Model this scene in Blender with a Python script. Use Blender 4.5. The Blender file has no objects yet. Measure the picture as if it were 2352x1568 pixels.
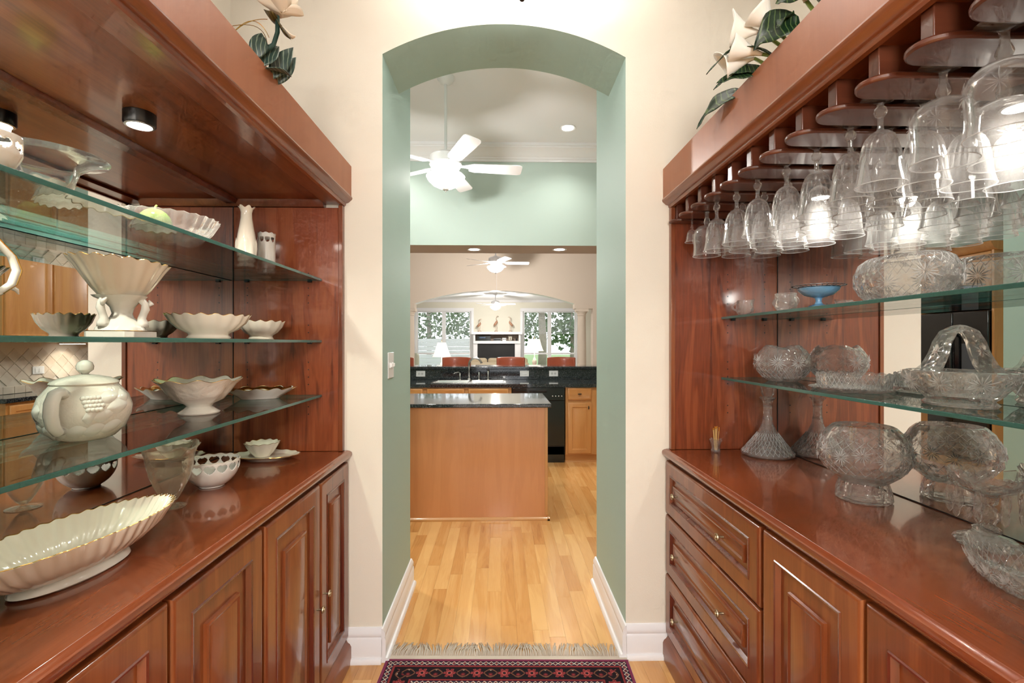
import bpy, math, random
from math import pi, sin, cos, radians as R
from mathutils import Vector, Matrix
random.seed(7)
SC = bpy.context.scene
COL = SC.collection

# ------------------------------------------------------------------ camera
FPX, EYE, VPX, VPY = 1110.0, 1.39, 1150.0, 787.0
YAW = math.atan((1176 - VPX) / FPX)
cam = bpy.data.cameras.new('camera'); cam.sensor_width = 36; cam.lens = FPX / 2352 * 36
cam.shift_y = (VPY - 784) / 2352; cam.clip_start = 0.05; cam.clip_end = 300
co = bpy.data.objects.new('camera', cam); COL.objects.link(co)
co.location = (0, 0, EYE); co.rotation_euler = (pi / 2, 0, -YAW); SC.camera = co

# ------------------------------------------------------------------ world, exposure, daylight
w = bpy.data.worlds.new('world'); SC.world = w; w.use_nodes = True
bg = w.node_tree.nodes['Background']; bg.inputs[0].default_value = (0.93, 0.96, 1.0, 1); bg.inputs[1].default_value = 2.6
vs = SC.view_settings; vs.view_transform = 'Standard'; vs.look = 'None'; vs.gamma = 1; vs.exposure = 0.18; vs.use_curve_mapping = False
cy = SC.cycles
cy.max_bounces = 7; cy.diffuse_bounces = 3; cy.glossy_bounces = 4; cy.transmission_bounces = 6; cy.transparent_max_bounces = 28
cy.use_adaptive_sampling = True; cy.adaptive_threshold = .09; cy.adaptive_min_samples = 12; cy.use_light_tree = True
cy.caustics_reflective = False; cy.caustics_refractive = False; cy.sample_clamp_indirect = 6.0

def lamp(kind, name, loc, power, color=(1, .96, .9), size=.1, rot=(0, 0, 0), parent=None, spot=None):
    l = bpy.data.lights.new(name, kind); l.energy = power; l.color = color
    if kind == 'AREA': l.shape = 'DISK'; l.size = size
    elif kind in ('POINT', 'SPOT'): l.shadow_soft_size = size
    if spot: l.spot_size = R(spot); l.spot_blend = .8
    o = bpy.data.objects.new(name, l); COL.objects.link(o); o.location = loc; o.rotation_euler = rot
    return o

# ------------------------------------------------------------------ materials
def lin(c):
    c /= 255.0
    return c / 12.92 if c <= .04045 else ((c + .055) / 1.055) ** 2.4
def rgb(r, g, b): return (lin(r), lin(g), lin(b), 1)

def newmat(name):
    m = bpy.data.materials.new(name); m.use_nodes = True
    nt = m.node_tree; nt.nodes.clear()
    out = nt.nodes.new('ShaderNodeOutputMaterial')
    return m, nt, out
def N(nt, t, **kw):
    n = nt.nodes.new(t)
    for k, v in kw.items(): setattr(n, k, v)
    return n
def prin(nt, out, color=None, rough=.5, metal=0, coat=0, coatr=.1, spec=.5):
    p = N(nt, 'ShaderNodeBsdfPrincipled')
    if color: p.inputs['Base Color'].default_value = color
    p.inputs['Roughness'].default_value = rough; p.inputs['Metallic'].default_value = metal
    p.inputs['Coat Weight'].default_value = coat; p.inputs['Coat Roughness'].default_value = coatr
    p.inputs['Specular IOR Level'].default_value = spec
    nt.links.new(p.outputs[0], out.inputs[0])
    return p
def plain(name, color, rough=.5, metal=0, coat=0, coatr=.1, spec=.5, bump=0, bscale=60, emit=None, estr=0, mottle=0):
    m, nt, out = newmat(name); p = prin(nt, out, color, rough, metal, coat, coatr, spec)
    if bump or mottle:
        tc = N(nt, 'ShaderNodeTexCoord'); no = N(nt, 'ShaderNodeTexNoise'); no.inputs['Scale'].default_value = bscale; no.inputs['Detail'].default_value = 4
        nt.links.new(tc.outputs['Object'], no.inputs['Vector'])
        if bump:
            b = N(nt, 'ShaderNodeBump'); b.inputs['Strength'].default_value = bump; b.inputs['Distance'].default_value = .004
            nt.links.new(no.outputs['Fac'], b.inputs['Height']); nt.links.new(b.outputs[0], p.inputs['Normal'])
        if mottle:
            mx = N(nt, 'ShaderNodeMix', data_type='RGBA'); mx.inputs[6].default_value = color
            mx.inputs[7].default_value = tuple(x * (1 - mottle) for x in color[:3]) + (1,)
            nt.links.new(no.outputs['Fac'], mx.inputs[0]); nt.links.new(mx.outputs[2], p.inputs['Base Color'])
    if emit:
        p.inputs['Emission Color'].default_value = emit; p.inputs['Emission Strength'].default_value = estr
    return m
def wood(name, c1, c2, c3, axis='z', rough=.3, coat=.5, coatr=.08, scale=1.0, contrast=1.0, rand=.12, fig=1.0):
    """Procedural wood, grain running along the object axis given."""
    m, nt, out = newmat(name); p = prin(nt, out, None, rough, 0, coat, coatr)
    L = nt.links.new
    tc = N(nt, 'ShaderNodeTexCoord'); oi = N(nt, 'ShaderNodeObjectInfo')
    add = N(nt, 'ShaderNodeVectorMath', operation='MULTIPLY_ADD'); add.inputs[1].default_value = (37, 53, 29)
    cmb = N(nt, 'ShaderNodeCombineXYZ')
    for i in range(3): L(oi.outputs['Random'], cmb.inputs[i])
    L(cmb.outputs[0], add.inputs[0]); L(tc.outputs['Object'], add.inputs[2])
    mp = N(nt, 'ShaderNodeMapping'); a = 'xyz'.index(axis)
    sc = [9.0 * scale] * 3; sc[a] = .9 * scale; mp.inputs['Scale'].default_value = sc
    L(add.outputs[0], mp.inputs['Vector'])
    n1 = N(nt, 'ShaderNodeTexNoise'); n1.inputs['Scale'].default_value = 1.0; n1.inputs['Detail'].default_value = 3; n1.inputs['Distortion'].default_value = 1.2 * fig
    L(mp.outputs[0], n1.inputs['Vector'])
    mp2 = N(nt, 'ShaderNodeMapping'); s2 = [220 * scale] * 3; s2[a] = 9 * scale; mp2.inputs['Scale'].default_value = s2
    L(add.outputs[0], mp2.inputs['Vector'])
    n2 = N(nt, 'ShaderNodeTexNoise'); n2.inputs['Scale'].default_value = 1; n2.inputs['Detail'].default_value = 2
    L(mp2.outputs[0], n2.inputs['Vector'])
    # rings : sine of the warped noise gives cathedral lines
    cmp_ = N(nt, 'ShaderNodeMath', operation='MULTIPLY_ADD'); cmp_.inputs[1].default_value = .55 * contrast; cmp_.inputs[2].default_value = .58 - .275 * contrast - .08 * contrast
    L(n1.outputs['Fac'], cmp_.inputs[0])
    mul = N(nt, 'ShaderNodeMath', operation='MULTIPLY'); mul.inputs[1].default_value = 34
    L(n1.outputs['Fac'], mul.inputs[0])
    sn = N(nt, 'ShaderNodeMath', operation='SINE'); L(mul.outputs[0], sn.inputs[0])
    ab = N(nt, 'ShaderNodeMath', operation='MULTIPLY_ADD'); ab.inputs[1].default_value = .035 * contrast; L(sn.outputs[0], ab.inputs[0]); L(cmp_.outputs[0], ab.inputs[2])
    r2 = N(nt, 'ShaderNodeMath', operation='MULTIPLY_ADD'); r2.inputs[1].default_value = .16 * contrast
    L(n2.outputs['Fac'], r2.inputs[0]); L(ab.outputs[0], r2.inputs[2])
    r3 = N(nt, 'ShaderNodeMath', operation='MULTIPLY_ADD'); r3.inputs[1].default_value = rand; L(oi.outputs['Random'], r3.inputs[0]); L(r2.outputs[0], r3.inputs[2])
    cr = N(nt, 'ShaderNodeValToRGB'); e = cr.color_ramp.elements
    e[0].position = .42; e[0].color = c1; e[1].position = .86; e[1].color = c3
    x = e.new(.62); x.color = c2
    L(r3.outputs[0], cr.inputs[0]); L(cr.outputs[0], p.inputs['Base Color'])
    b = N(nt, 'ShaderNodeBump'); b.inputs['Strength'].default_value = .05; b.inputs['Distance'].default_value = .001
    L(n2.outputs['Fac'], b.inputs['Height']); L(b.outputs[0], p.inputs['Normal'])
    return m
def thin_glass(name, tint=(.97, .98, .98, 1), refl=1.0, haze=.0, hazec=(.95, .95, .95, 1), ior=1.5, bump=0, bscale=80, rough=.0, edge=.25, refract=0, cap=.55):
    """Clear glass : straight-through transmission, Fresnel reflection and white haze standing in for bright lit glass."""
    m, nt, out = newmat(name); L = nt.links.new
    tr = N(nt, 'ShaderNodeBsdfTransparent'); tr.inputs[0].default_value = tint
    gl = N(nt, 'ShaderNodeBsdfGlossy'); gl.inputs['Roughness'].default_value = rough; gl.inputs[0].default_value = (1, 1, 1, 1)
    fr = N(nt, 'ShaderNodeFresnel'); fr.inputs[0].default_value = ior
    # a two-sided sheet : use the outside index on either face
    geo = N(nt, 'ShaderNodeNewGeometry'); io = N(nt, 'ShaderNodeMix'); io.inputs[2].default_value = ior; io.inputs[3].default_value = 1 / ior
    mxi = N(nt, 'ShaderNodeMix'); L(geo.outputs['Backfacing'], mxi.inputs[0]); mxi.inputs[2].default_value = ior; mxi.inputs[3].default_value = ior
    L(mxi.outputs[0], fr.inputs[0]); nt.nodes.remove(io)
    lw = N(nt, 'ShaderNodeLayerWeight'); lw.inputs[0].default_value = .18
    k = N(nt, 'ShaderNodeMath', operation='MULTIPLY'); k.inputs[1].default_value = refl; k.use_clamp = True
    L(lw.outputs['Fresnel'], k.inputs[0])
    if haze:
        mn = N(nt, 'ShaderNodeMath', operation='MINIMUM'); mn.inputs[1].default_value = cap; L(k.outputs[0], mn.inputs[0]); k = mn
    rf = None
    if refract:
        rf = N(nt, 'ShaderNodeBsdfRefraction'); rf.inputs['IOR'].default_value = 1.3; rf.inputs['Roughness'].default_value = 0; rf.inputs[0].default_value = (1, 1, 1, 1)
        mr = N(nt, 'ShaderNodeMixShader'); mr.inputs[0].default_value = refract; L(tr.outputs[0], mr.inputs[1]); L(rf.outputs[0], mr.inputs[2]); tr = mr
    mx = N(nt, 'ShaderNodeMixShader'); L(k.outputs[0], mx.inputs[0]); L(tr.outputs[0], mx.inputs[1]); L(gl.outputs[0], mx.inputs[2])
    nt.nodes.remove(fr); nt.nodes.remove(mxi); nt.nodes.remove(geo)
    if bump:
        tc = N(nt, 'ShaderNodeTexCoord'); vo = N(nt, 'ShaderNodeTexVoronoi'); vo.inputs['Scale'].default_value = bscale
        L(tc.outputs['Object'], vo.inputs['Vector']); b = N(nt, 'ShaderNodeBump'); b.inputs['Strength'].default_value = bump; b.inputs['Distance'].default_value = .006
        L(vo.outputs['Distance'], b.inputs['Height'])
        L(b.outputs[0], gl.inputs['Normal']); L(b.outputs[0], lw.inputs['Normal'])
        if rf: L(b.outputs[0], rf.inputs['Normal'])
    last = mx
    if haze:
        df = N(nt, 'ShaderNodeBsdfDiffuse'); df.inputs[0].default_value = hazec
        tl = N(nt, 'ShaderNodeBsdfTranslucent'); tl.inputs[0].default_value = hazec
        mh = N(nt, 'ShaderNodeMixShader'); mh.inputs[0].default_value = .5; L(df.outputs[0], mh.inputs[1]); L(tl.outputs[0], mh.inputs[2])
        # white added edge-on, so glass outlines look lit instead of dark
        pw = N(nt, 'ShaderNodeMath', operation='POWER'); pw.inputs[1].default_value = 3.0; L(lw.outputs['Facing'], pw.inputs[0])
        hz = N(nt, 'ShaderNodeMath', operation='MULTIPLY_ADD'); hz.inputs[1].default_value = edge; hz.inputs[2].default_value = haze; hz.use_clamp = True; L(pw.outputs[0], hz.inputs[0])
        m2 = N(nt, 'ShaderNodeMixShader'); L(hz.outputs[0], m2.inputs[0]); L(mx.outputs[0], m2.inputs[1]); L(mh.outputs[0], m2.inputs[2]); last = m2
    L(last.outputs[0], out.inputs[0])
    return m

CH = (rgb(90, 42, 20), rgb(126, 64, 32), rgb(156, 90, 48))
cherry_y = wood('cherry_y', *CH, axis='y'); cherry_z = wood('cherry_z', *CH, axis='z'); cherry_x = wood('cherry_x', *CH, axis='x')
cherry_top = wood('cherry_top', rgb(98, 44, 22), rgb(130, 64, 34), rgb(156, 88, 50), axis='y', contrast=.65, rough=.22, coat=.6, coatr=.06)
cherry_burl = wood('cherry_burl', rgb(92, 40, 22), rgb(136, 66, 36), rgb(162, 90, 52), axis='z', scale=1.0, fig=2.0, contrast=1.3)
cherry_fascia = wood('cherry_fascia', rgb(136, 74, 42), rgb(158, 92, 54), rgb(172, 108, 68), axis='z', rough=.42, coat=.15, coatr=.3, contrast=.5, fig=.5)
dark_bead = wood('cherry_bead', rgb(74, 30, 18), rgb(104, 46, 28), rgb(128, 64, 40), axis='z', rough=.25)
cherry_dark = wood('cherry_dark', rgb(66, 32, 20), rgb(90, 46, 30), rgb(112, 62, 42), axis='x', contrast=.6)
oak_plank = wood('oak_plank', rgb(172, 112, 58), rgb(206, 150, 86), rgb(226, 178, 114), axis='y', rough=.22, coat=.5, coatr=.1, rand=.26, contrast=.8, scale=1.2)
oak_base = wood('oak_base', rgb(184, 122, 64), rgb(212, 156, 92), rgb(232, 186, 124), axis='y', rough=.3, coat=.3)
maple = wood('maple', rgb(168, 108, 58), rgb(194, 138, 80), rgb(212, 162, 102), axis='z', rough=.35, coat=.3, contrast=.6, fig=.6)
maple_x = wood('maple_x', rgb(168, 108, 58), rgb(194, 138, 80), rgb(212, 162, 102), axis='x', rough=.35, coat=.3, contrast=.6, fig=.6)
island_wood = wood('island_veneer', rgb(184, 118, 72), rgb(206, 140, 90), rgb(218, 158, 108), axis='z', rough=.35, coat=.25, contrast=.45, fig=.5)
stool_leather = plain('stool_leather', rgb(180, 92, 66), rough=.3, coat=.4)
cream = plain('cream_paint', rgb(240, 233, 217), rough=.7, bump=.08, bscale=240, spec=.3)
cream2 = plain('warm_beige_paint', rgb(222, 208, 192), rough=.8, spec=.25, bump=.05, bscale=200)
sage = plain('sage_paint', rgb(174, 200, 190), rough=.6, bump=.06, bscale=240, spec=.35)
sage_k = plain('sage_kitchen_paint', rgb(194, 212, 204), rough=.7, spec=.3)
taupe = plain('taupe_paint', rgb(222, 208, 196), rough=.75, spec=.3)
white = plain('white_trim_paint', rgb(243, 243, 245), rough=.3, coat=.2)
ceil_w = plain('ceiling_white', rgb(248, 248, 250), rough=.9, spec=.2, bump=.04, bscale=300)
living_w = plain('living_wall_paint', rgb(232, 228, 212), rough=.8, spec=.2)
porc = plain('ivory_porcelain', rgb(242, 232, 214), rough=.1, coat=.4, coatr=.03)
porc_w = plain('white_porcelain', rgb(244, 240, 230), rough=.1, coat=.4, coatr=.03)
porc_emb = plain('embossed_porcelain', rgb(242, 234, 220), rough=.14, coat=.4, coatr=.05, bump=.7, bscale=46)
gold = plain('gilt', rgb(206, 164, 92), rough=.22, metal=1)
brass = plain('aged_brass', rgb(172, 158, 132), rough=.38, metal=1)
steel = plain('brushed_steel', rgb(196, 196, 194), rough=.25, metal=1)
black = plain('black_gloss', rgb(14, 14, 16), rough=.18, coat=.4)
black_m = plain('black_matte', rgb(20, 19, 20), rough=.6)
puckblk = plain('puck_black', rgb(16, 14, 14), rough=.3)
white_pl = plain('white_plastic', rgb(240, 240, 238), rough=.35)
mirror_m = plain('mirror_silver', (.86, .88, .87, 1), rough=0.0, metal=1)
carpet = plain('pale_carpet', rgb(226, 220, 208), rough=1, bump=.4, bscale=400, spec=.1)
shelf_glass = thin_glass('shelf_glass', tint=(.93, .975, .955, 1), refl=.9)
shelf_edge = plain('shelf_glass_edge', rgb(58, 112, 104), rough=.18, coat=.3, bump=.3, bscale=120)
stem_glass = thin_glass('stemware_glass', tint=(.985, .985, .985, 1), refl=1.1, haze=.07)
cut_glass = thin_glass('cut_crystal', tint=(.985, .985, .98, 1), refl=2.2, haze=.10, hazec=(.98, .97, .95, 1), bump=.55, bscale=48, edge=.22, refract=.07, cap=.8)
pressed_glass = thin_glass('pressed_glass', tint=(.985, .985, .97, 1), refl=2.0, haze=.045, hazec=(.98, .97, .92, 1), edge=.15, bump=.3, bscale=60, cap=.8)
clear_glass = thin_glass('clear_glass', tint=(.985, .985, .98, 1), refl=1.2, haze=.015, edge=.06, cap=.8)
glint_glass = thin_glass('glass_glint', tint=(.99, .99, .99, 1), refl=1.0, haze=.45)  # white haze puts the glint of rims and cuts into the colour
irid_glass = thin_glass('iridescent_glass', tint=(.98, .965, .93, 1), refl=1.6, haze=.10, hazec=rgb(238, 226, 206), bump=.25, bscale=50)
win_glass = thin_glass('window_glass', tint=(.97, .98, .98, 1), refl=.6)
green_glass = thin_glass('green_glass', tint=rgb(190, 215, 150), refl=1.2, haze=.3, hazec=rgb(150, 180, 96))
blue_glass = plain('blue_enamel', rgb(112, 166, 206), rough=.15, coat=.4)
shade_m = plain('lamp_shade', rgb(250, 246, 236), rough=.8, emit=(1, .95, .85, 1), estr=.8)
bulb_m = plain('lit_bulb_glass', rgb(255, 252, 245), rough=.4, emit=(1, .95, .86, 1), estr=6)
glow_m = plain('lit_lens', rgb(255, 250, 240), rough=.4, emit=(1, .95, .86, 1), estr=14)
def frosted_bowl():
    """frosted glass that glows and lets the bulb's light out."""
    m, nt, out = newmat('lit_frosted_bowl'); p = prin(nt, out, rgb(255, 252, 246), .5); p.inputs['Emission Color'].default_value = (1, .97, .92, 1); p.inputs['Emission Strength'].default_value = 2.2
    tr = N(nt, 'ShaderNodeBsdfTransparent'); mx = N(nt, 'ShaderNodeMixShader'); mx.inputs[0].default_value = .5
    nt.links.new(tr.outputs[0], mx.inputs[1]); nt.links.new(p.outputs[0], mx.inputs[2]); nt.links.new(mx.outputs[0], out.inputs[0]); return m
fanlite = frosted_bowl()

def granite():
    m, nt, out = newmat('black_granite'); p = prin(nt, out, None, .09, 0, .3, .03); L = nt.links.new
    tc = N(nt, 'ShaderNodeTexCoord'); v = N(nt, 'ShaderNodeTexVoronoi'); v.inputs['Scale'].default_value = 260
    L(tc.outputs['Object'], v.inputs['Vector'])
    cr = N(nt, 'ShaderNodeValToRGB'); e = cr.color_ramp.elements; e[0].position = .0; e[0].color = rgb(26, 30, 34); e[1].position = 1; e[1].color = rgb(120, 122, 124)
    for pos, c in ((.80, rgb(30, 34, 38)), (.90, rgb(74, 78, 80))): q = e.new(pos); q.color = c
    sp = N(nt, 'ShaderNodeSeparateColor'); L(v.outputs['Color'], sp.inputs[0]); L(sp.outputs[0], cr.inputs[0]); L(cr.outputs[0], p.inputs['Base Color'])
    return m
granite_m = granite()
def tilemat():
    m, nt, out = newmat('travertine_tile'); p = prin(nt, out, None, .45); L = nt.links.new
    tc = N(nt, 'ShaderNodeTexCoord'); no = N(nt, 'ShaderNodeTexNoise'); no.inputs['Scale'].default_value = 9; oi = N(nt, 'ShaderNodeObjectInfo')
    L(tc.outputs['Object'], no.inputs['Vector']); a = N(nt, 'ShaderNodeMath', operation='MULTIPLY_ADD'); a.inputs[1].default_value = .5; L(oi.outputs['Random'], a.inputs[0]); L(no.outputs['Fac'], a.inputs[2])
    cr = N(nt, 'ShaderNodeValToRGB'); e = cr.color_ramp.elements; e[0].position = .3; e[0].color = rgb(196, 178, 158); e[1].position = 1.1; e[1].color = rgb(226, 212, 194)
    L(a.outputs[0], cr.inputs[0]); L(cr.outputs[0], p.inputs['Base Color']); return m
tile_m = tilemat(); grout_m = plain('grout', rgb(226, 214, 198), rough=.9)
def leafmat(name, c1, c2, rough=.4):
    m, nt, out = newmat(name); p = prin(nt, out, None, rough); L = nt.links.new
    tc = N(nt, 'ShaderNodeTexCoord'); wv = N(nt, 'ShaderNodeTexWave'); wv.inputs['Scale'].default_value = 34; wv.inputs['Distortion'].default_value = 2; wv.inputs['Detail'].default_value = 2
    L(tc.outputs['Object'], wv.inputs['Vector']); cr = N(nt, 'ShaderNodeValToRGB'); e = cr.color_ramp.elements
    e[0].position = .1; e[0].color = c1; e[1].position = 1.0; e[1].color = c2; x = e.new(.86); x.color = c1
    L(wv.outputs['Fac'], cr.inputs[0]); L(cr.outputs[0], p.inputs['Base Color']); return m
leaf_dark = leafmat('calla_leaf', rgb(22, 48, 26), rgb(92, 116, 66)); leaf_grey = leafmat('magnolia_leaf', rgb(46, 66, 58), rgb(126, 140, 120))
leaf_brown = leafmat('bronze_leaf', rgb(78, 62, 28), rgb(126, 112, 52)); stem_g = plain('dark_stem', rgb(40, 66, 58), rough=.5); stem_lt = plain('calla_stem', rgb(150, 172, 84), rough=.4)
petal = plain('ivory_petal', rgb(248, 236, 216), rough=.6); petal_y = plain('calla_petal', rgb(252, 250, 240), rough=.5)
foliage_m = plain('tree_leaves', rgb(86, 112, 66), rough=.7, mottle=.6, bscale=2); bark = plain('bark', rgb(150, 140, 126), rough=.9, mottle=.5, bscale=6); grass = plain('lawn', rgb(120, 146, 92), rough=1, mottle=.4, bscale=1)
siding = plain('grey_siding', rgb(176, 176, 176), rough=.8)

# ------------------------------------------------------------------ mesh builder
class M:
    def __init__(s): s.v = []; s.f = []; s.mi = []
    def add(s, vs, fs, mi=0):
        b = len(s.v); s.v += [tuple(p) for p in vs]
        for f in fs: s.f.append([b + i for i in f]); s.mi.append(mi)
        return s
    def box(s, x0, x1, y0, y1, z0, z1, mi=0):
        x0, x1 = min(x0, x1), max(x0, x1); y0, y1 = min(y0, y1), max(y0, y1); z0, z1 = min(z0, z1), max(z0, z1)
        v = [(x, y, z) for x in (x0, x1) for y in (y0, y1) for z in (z0, z1)]
        return s.add(v, [(0, 1, 3, 2), (4, 6, 7, 5), (0, 4, 5, 1), (2, 3, 7, 6), (0, 2, 6, 4), (1, 5, 7, 3)], mi)
    def lathe(s, prof, n=32, c=(0, 0, 0), sx=1, sy=1, rot=0, mod=None, mi=0, close=False):
        b = len(s.v); rows = []
        H = max(p[1] for p in prof) or 1
        for j, (r, z) in enumerate(prof):
            if abs(r) < 1e-6:
                rows.append([len(s.v)]); s.v.append((c[0], c[1], c[2] + z)); continue
            row = []
            for i in range(n):
                t = 2 * pi * i / n; rr, zz = (mod(j, i, t, r, z) if mod else (r, z))
                x, y = rr * cos(t) * sx, rr * sin(t) * sy
                row.append(len(s.v)); s.v.append((c[0] + x * cos(rot) - y * sin(rot), c[1] + x * sin(rot) + y * cos(rot), c[2] + zz))
            rows.append(row)
        pairs = list(zip(rows, rows[1:])) + ([(rows[-1], rows[0])] if close else [])
        for a, d in pairs:
            if len(a) == 1 and len(d) == 1: continue
            for i in range(n):
                k = (i + 1) % n
                if len(a) == 1: s.f.append([a[0], d[k], d[i]])
                elif len(d) == 1: s.f.append([a[i], a[k], d[0]])
                else: s.f.append([a[i], a[k], d[k], d[i]])
                s.mi.append(mi)
        return s
    def tube(s, pts, r, n=8, closed=False, mi=0):
        pts = [Vector(p) for p in pts]; m = len(pts); rs = r if isinstance(r, (list, tuple)) else [r] * m
        up = Vector((0, 0, 1)); prev = None; rows = []
        for i, p in enumerate(pts):
            if closed: t = pts[(i + 1) % m] - pts[i - 1]
            else: t = pts[min(i + 1, m - 1)] - pts[max(i - 1, 0)]
            t.normalize()
            if prev is None:
                a = up if abs(t.z) < .9 else Vector((1, 0, 0)); u = t.cross(a).normalized()
            else:
                u = (prev - t * prev.dot(t)); u = u.normalized() if u.length > 1e-6 else t.cross(up).normalized()
            prev = u; w_ = t.cross(u)
            row = []
            for k in range(n):
                a = 2 * pi * k / n; row.append(len(s.v)); s.v.append(tuple(p + (u * cos(a) + w_ * sin(a)) * rs[i]))
            rows.append(row)
        pr = list(zip(rows, rows[1:])) + ([(rows[-1], rows[0])] if closed else [])
        for a, b in pr:
            for k in range(n): s.f.append([a[k], a[(k + 1) % n], b[(k + 1) % n], b[k]]); s.mi.append(mi)
        if not closed:
            s.f.append(rows[0][::-1]); s.f.append(rows[-1]); s.mi += [mi, mi]
        return s
    def prism(s, poly, axis, a0, a1, mi=0):
        """polygon in the two other axes (x,y,z order), extruded along axis."""
        n = len(poly); v = []
        for a in (a0, a1):
            for p, q in poly:
                v.append({'x': (a, p, q), 'y': (p, a, q), 'z': (p, q, a)}[axis])
        fs = [[i, (i + 1) % n, n + (i + 1) % n, n + i] for i in range(n)] + [list(range(n))[::-1], list(range(n, 2 * n))]
        return s.add(v, fs, mi)
    def sheet(s, fn, nu, nv, mi=0):
        b = [[fn(i / nu, j / nv) for j in range(nv + 1)] for i in range(nu + 1)]
        v = [p for row in b for p in row]
        return s.add(v, [[i * (nv + 1) + j, (i + 1) * (nv + 1) + j, (i + 1) * (nv + 1) + j + 1, i * (nv + 1) + j + 1] for i in range(nu) for j in range(nv)], mi)
    def xf(s, mat4):
        s.v = [tuple(mat4 @ Vector(p)) for p in s.v]; return s

def build(name, m, mats, parent=None, shade='auto', bevel=0, solid=0, subsurf=0):
    off = Vector(parent['_w']) if parent is not None and '_w' in parent else Vector((0, 0, 0))
    me = bpy.data.meshes.new(name)
    me.from_pydata([tuple(Vector(p) - off) for p in m.v], [], m.f)
    if not isinstance(mats, (list, tuple)): mats = [mats]
    for x in mats: me.materials.append(x)
    if len(mats) > 1: me.polygons.foreach_set('material_index', m.mi)
    me.update()
    import bmesh
    bm = bmesh.new(); bm.from_mesh(me); bmesh.ops.recalc_face_normals(bm, faces=bm.faces); bm.to_mesh(me); bm.free()
    if shade != 'flat':
        me.polygons.foreach_set('use_smooth', [True] * len(me.polygons))
        if shade == 'auto': me.set_sharp_from_angle(angle=R(38))
    o = bpy.data.objects.new(name, me); COL.objects.link(o)
    if parent is not None:
        o.parent = parent
        if '_w' in parent: o['_w'] = parent['_w']
    if solid:
        md = o.modifiers.new('solid', 'SOLIDIFY'); md.thickness = solid; md.offset = 0
    if bevel:
        md = o.modifiers.new('bevel', 'BEVEL'); md.width = bevel; md.segments = 2; md.limit_method = 'ANGLE'; md.angle_limit = R(40)
    return o
def tag(o, label, cat, group=None):
    o['label'] = label; o['category'] = cat
    if group: o['group'] = group
    return o
def thing(name, label, cat, loc=(0, 0, 0), rz=0, group=None, world=False):
    """Empty at the thing's base.  world=True : its parts are given in room coordinates."""
    o = bpy.data.objects.new(name, None); COL.objects.link(o); o.location = loc; o.rotation_euler = (0, 0, rz); o.empty_display_size = .05
    if world: o['_w'] = tuple(loc)
    return tag(o, label, cat, group)
def sub(o, parent):            # a sub-part built with the same room coordinates as its part's thing
    o.parent = parent; return o
def struct(name, m, mats, label=None, **kw):
    o = build(name, m, mats, **kw); o['kind'] = 'structure'
    if label: o['label'] = label
    return o
def copy_tree(o, parent=None):
    c = o.copy(); COL.objects.link(c)
    if parent is not None: c.parent = parent
    for ch in o.children: copy_tree(ch, c)
    return c
ORD = ['first', 'second', 'third', 'fourth', 'fifth', 'sixth', 'seventh', 'eighth', 'ninth', 'tenth', 'eleventh', 'twelfth']
# ================================================================== SETTING
YE, YA, YP = 2.13, 2.47, 2.78           # end wall face, back of the arch, end of the passage
AX0, AX1, ASP, ATOP = -.518, .554, 2.655, 2.794
XL, XR = -1.15, 1.222                   # mirror planes
CZ, KZ = 3.05, 3.67                     # pantry and kitchen ceilings
def arch_pts(x0, x1, sp, top, n):
    h = (x1 - x0) / 2; c = (x0 + x1) / 2; rise = top - sp; r = (h * h + rise * rise) / (2 * rise); cz = top - r
    a0 = math.asin(h / r)
    return [(c + r * sin(-a0 + 2 * a0 * i / n), cz + r * cos(-a0 + 2 * a0 * i / n)) for i in range(n + 1)]
def arch_wall(x0, x1, zt, ax0, ax1, sp, top, y0, y1, n=28):
    m = M(); A = arch_pts(ax0, ax1, sp, top, n)
    for y, mi in ((y0, 0), (y1, 2)):
        m.add([(x0, y, 0), (ax0, y, 0), (ax0, y, zt), (x0, y, zt)], [(0, 1, 2, 3)], mi)
        m.add([(ax1, y, 0), (x1, y, 0), (x1, y, zt), (ax1, y, zt)], [(0, 1, 2, 3)], mi)
        for (a, za), (b, zb) in zip(A, A[1:]): m.add([(a, y, za), (b, y, zb), (b, y, zt), (a, y, zt)], [(0, 1, 2, 3)], mi)
    for (a, za), (b, zb) in zip([(ax0, 0)] + A, A + [(ax1, 0)]):
        m.add([(a, y0, za), (a, y1, za), (b, y1, zb), (b, y0, zb)], [(0, 1, 2, 3)], 1)
    m.add([(x0, y0, 0), (x0, y1, 0), (x0, y1, zt), (x0, y0, zt)], [(0, 1, 2, 3)], 0)
    m.add([(x1, y0, 0), (x1, y1, 0), (x1, y1, zt), (x1, y0, zt)], [(0, 1, 2, 3)], 0)
    m.add([(x0, y0, zt), (x0, y1, zt), (x1, y1, zt), (x1, y0, zt)], [(0, 1, 2, 3)], 0)
    return m
struct('wall_end', arch_wall(-1.4, 1.45, KZ, AX0, AX1, ASP, ATOP, YE, YA), [cream, sage, sage_k], 'cream end wall with a sage green arched opening')
struct('wall_left', M().box(-1.35, -1.175, .52, YE, 0, CZ), cream, 'cream wall behind the china hutch')
struct('wall_right', M().box(1.245, 1.42, .52, YE, 0, CZ), cream, 'cream wall behind the crystal hutch')
e = M().box(-3, -.667, .52, .655, 0, CZ).box(.765, 3, .52, .655, 0, CZ).box(-.667, .765, .52, .655, 2.5, CZ)
struct('wall_entry', e, white, 'white cased opening at the near end of the pantry')
struct('wall_back', M().box(-3, -1.6, -4.1, -4, 0, CZ).box(1.6, 3, -4.1, -4, 0, CZ).box(-1.6, 1.6, -4.1, -4, 2.6, CZ), cream)
struct('wall_back_left', M().box(-3.1, -3, -4.1, .655, 0, CZ), cream); struct('wall_back_right', M().box(3, 3.1, -4.1, .655, 0, CZ), cream)
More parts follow.
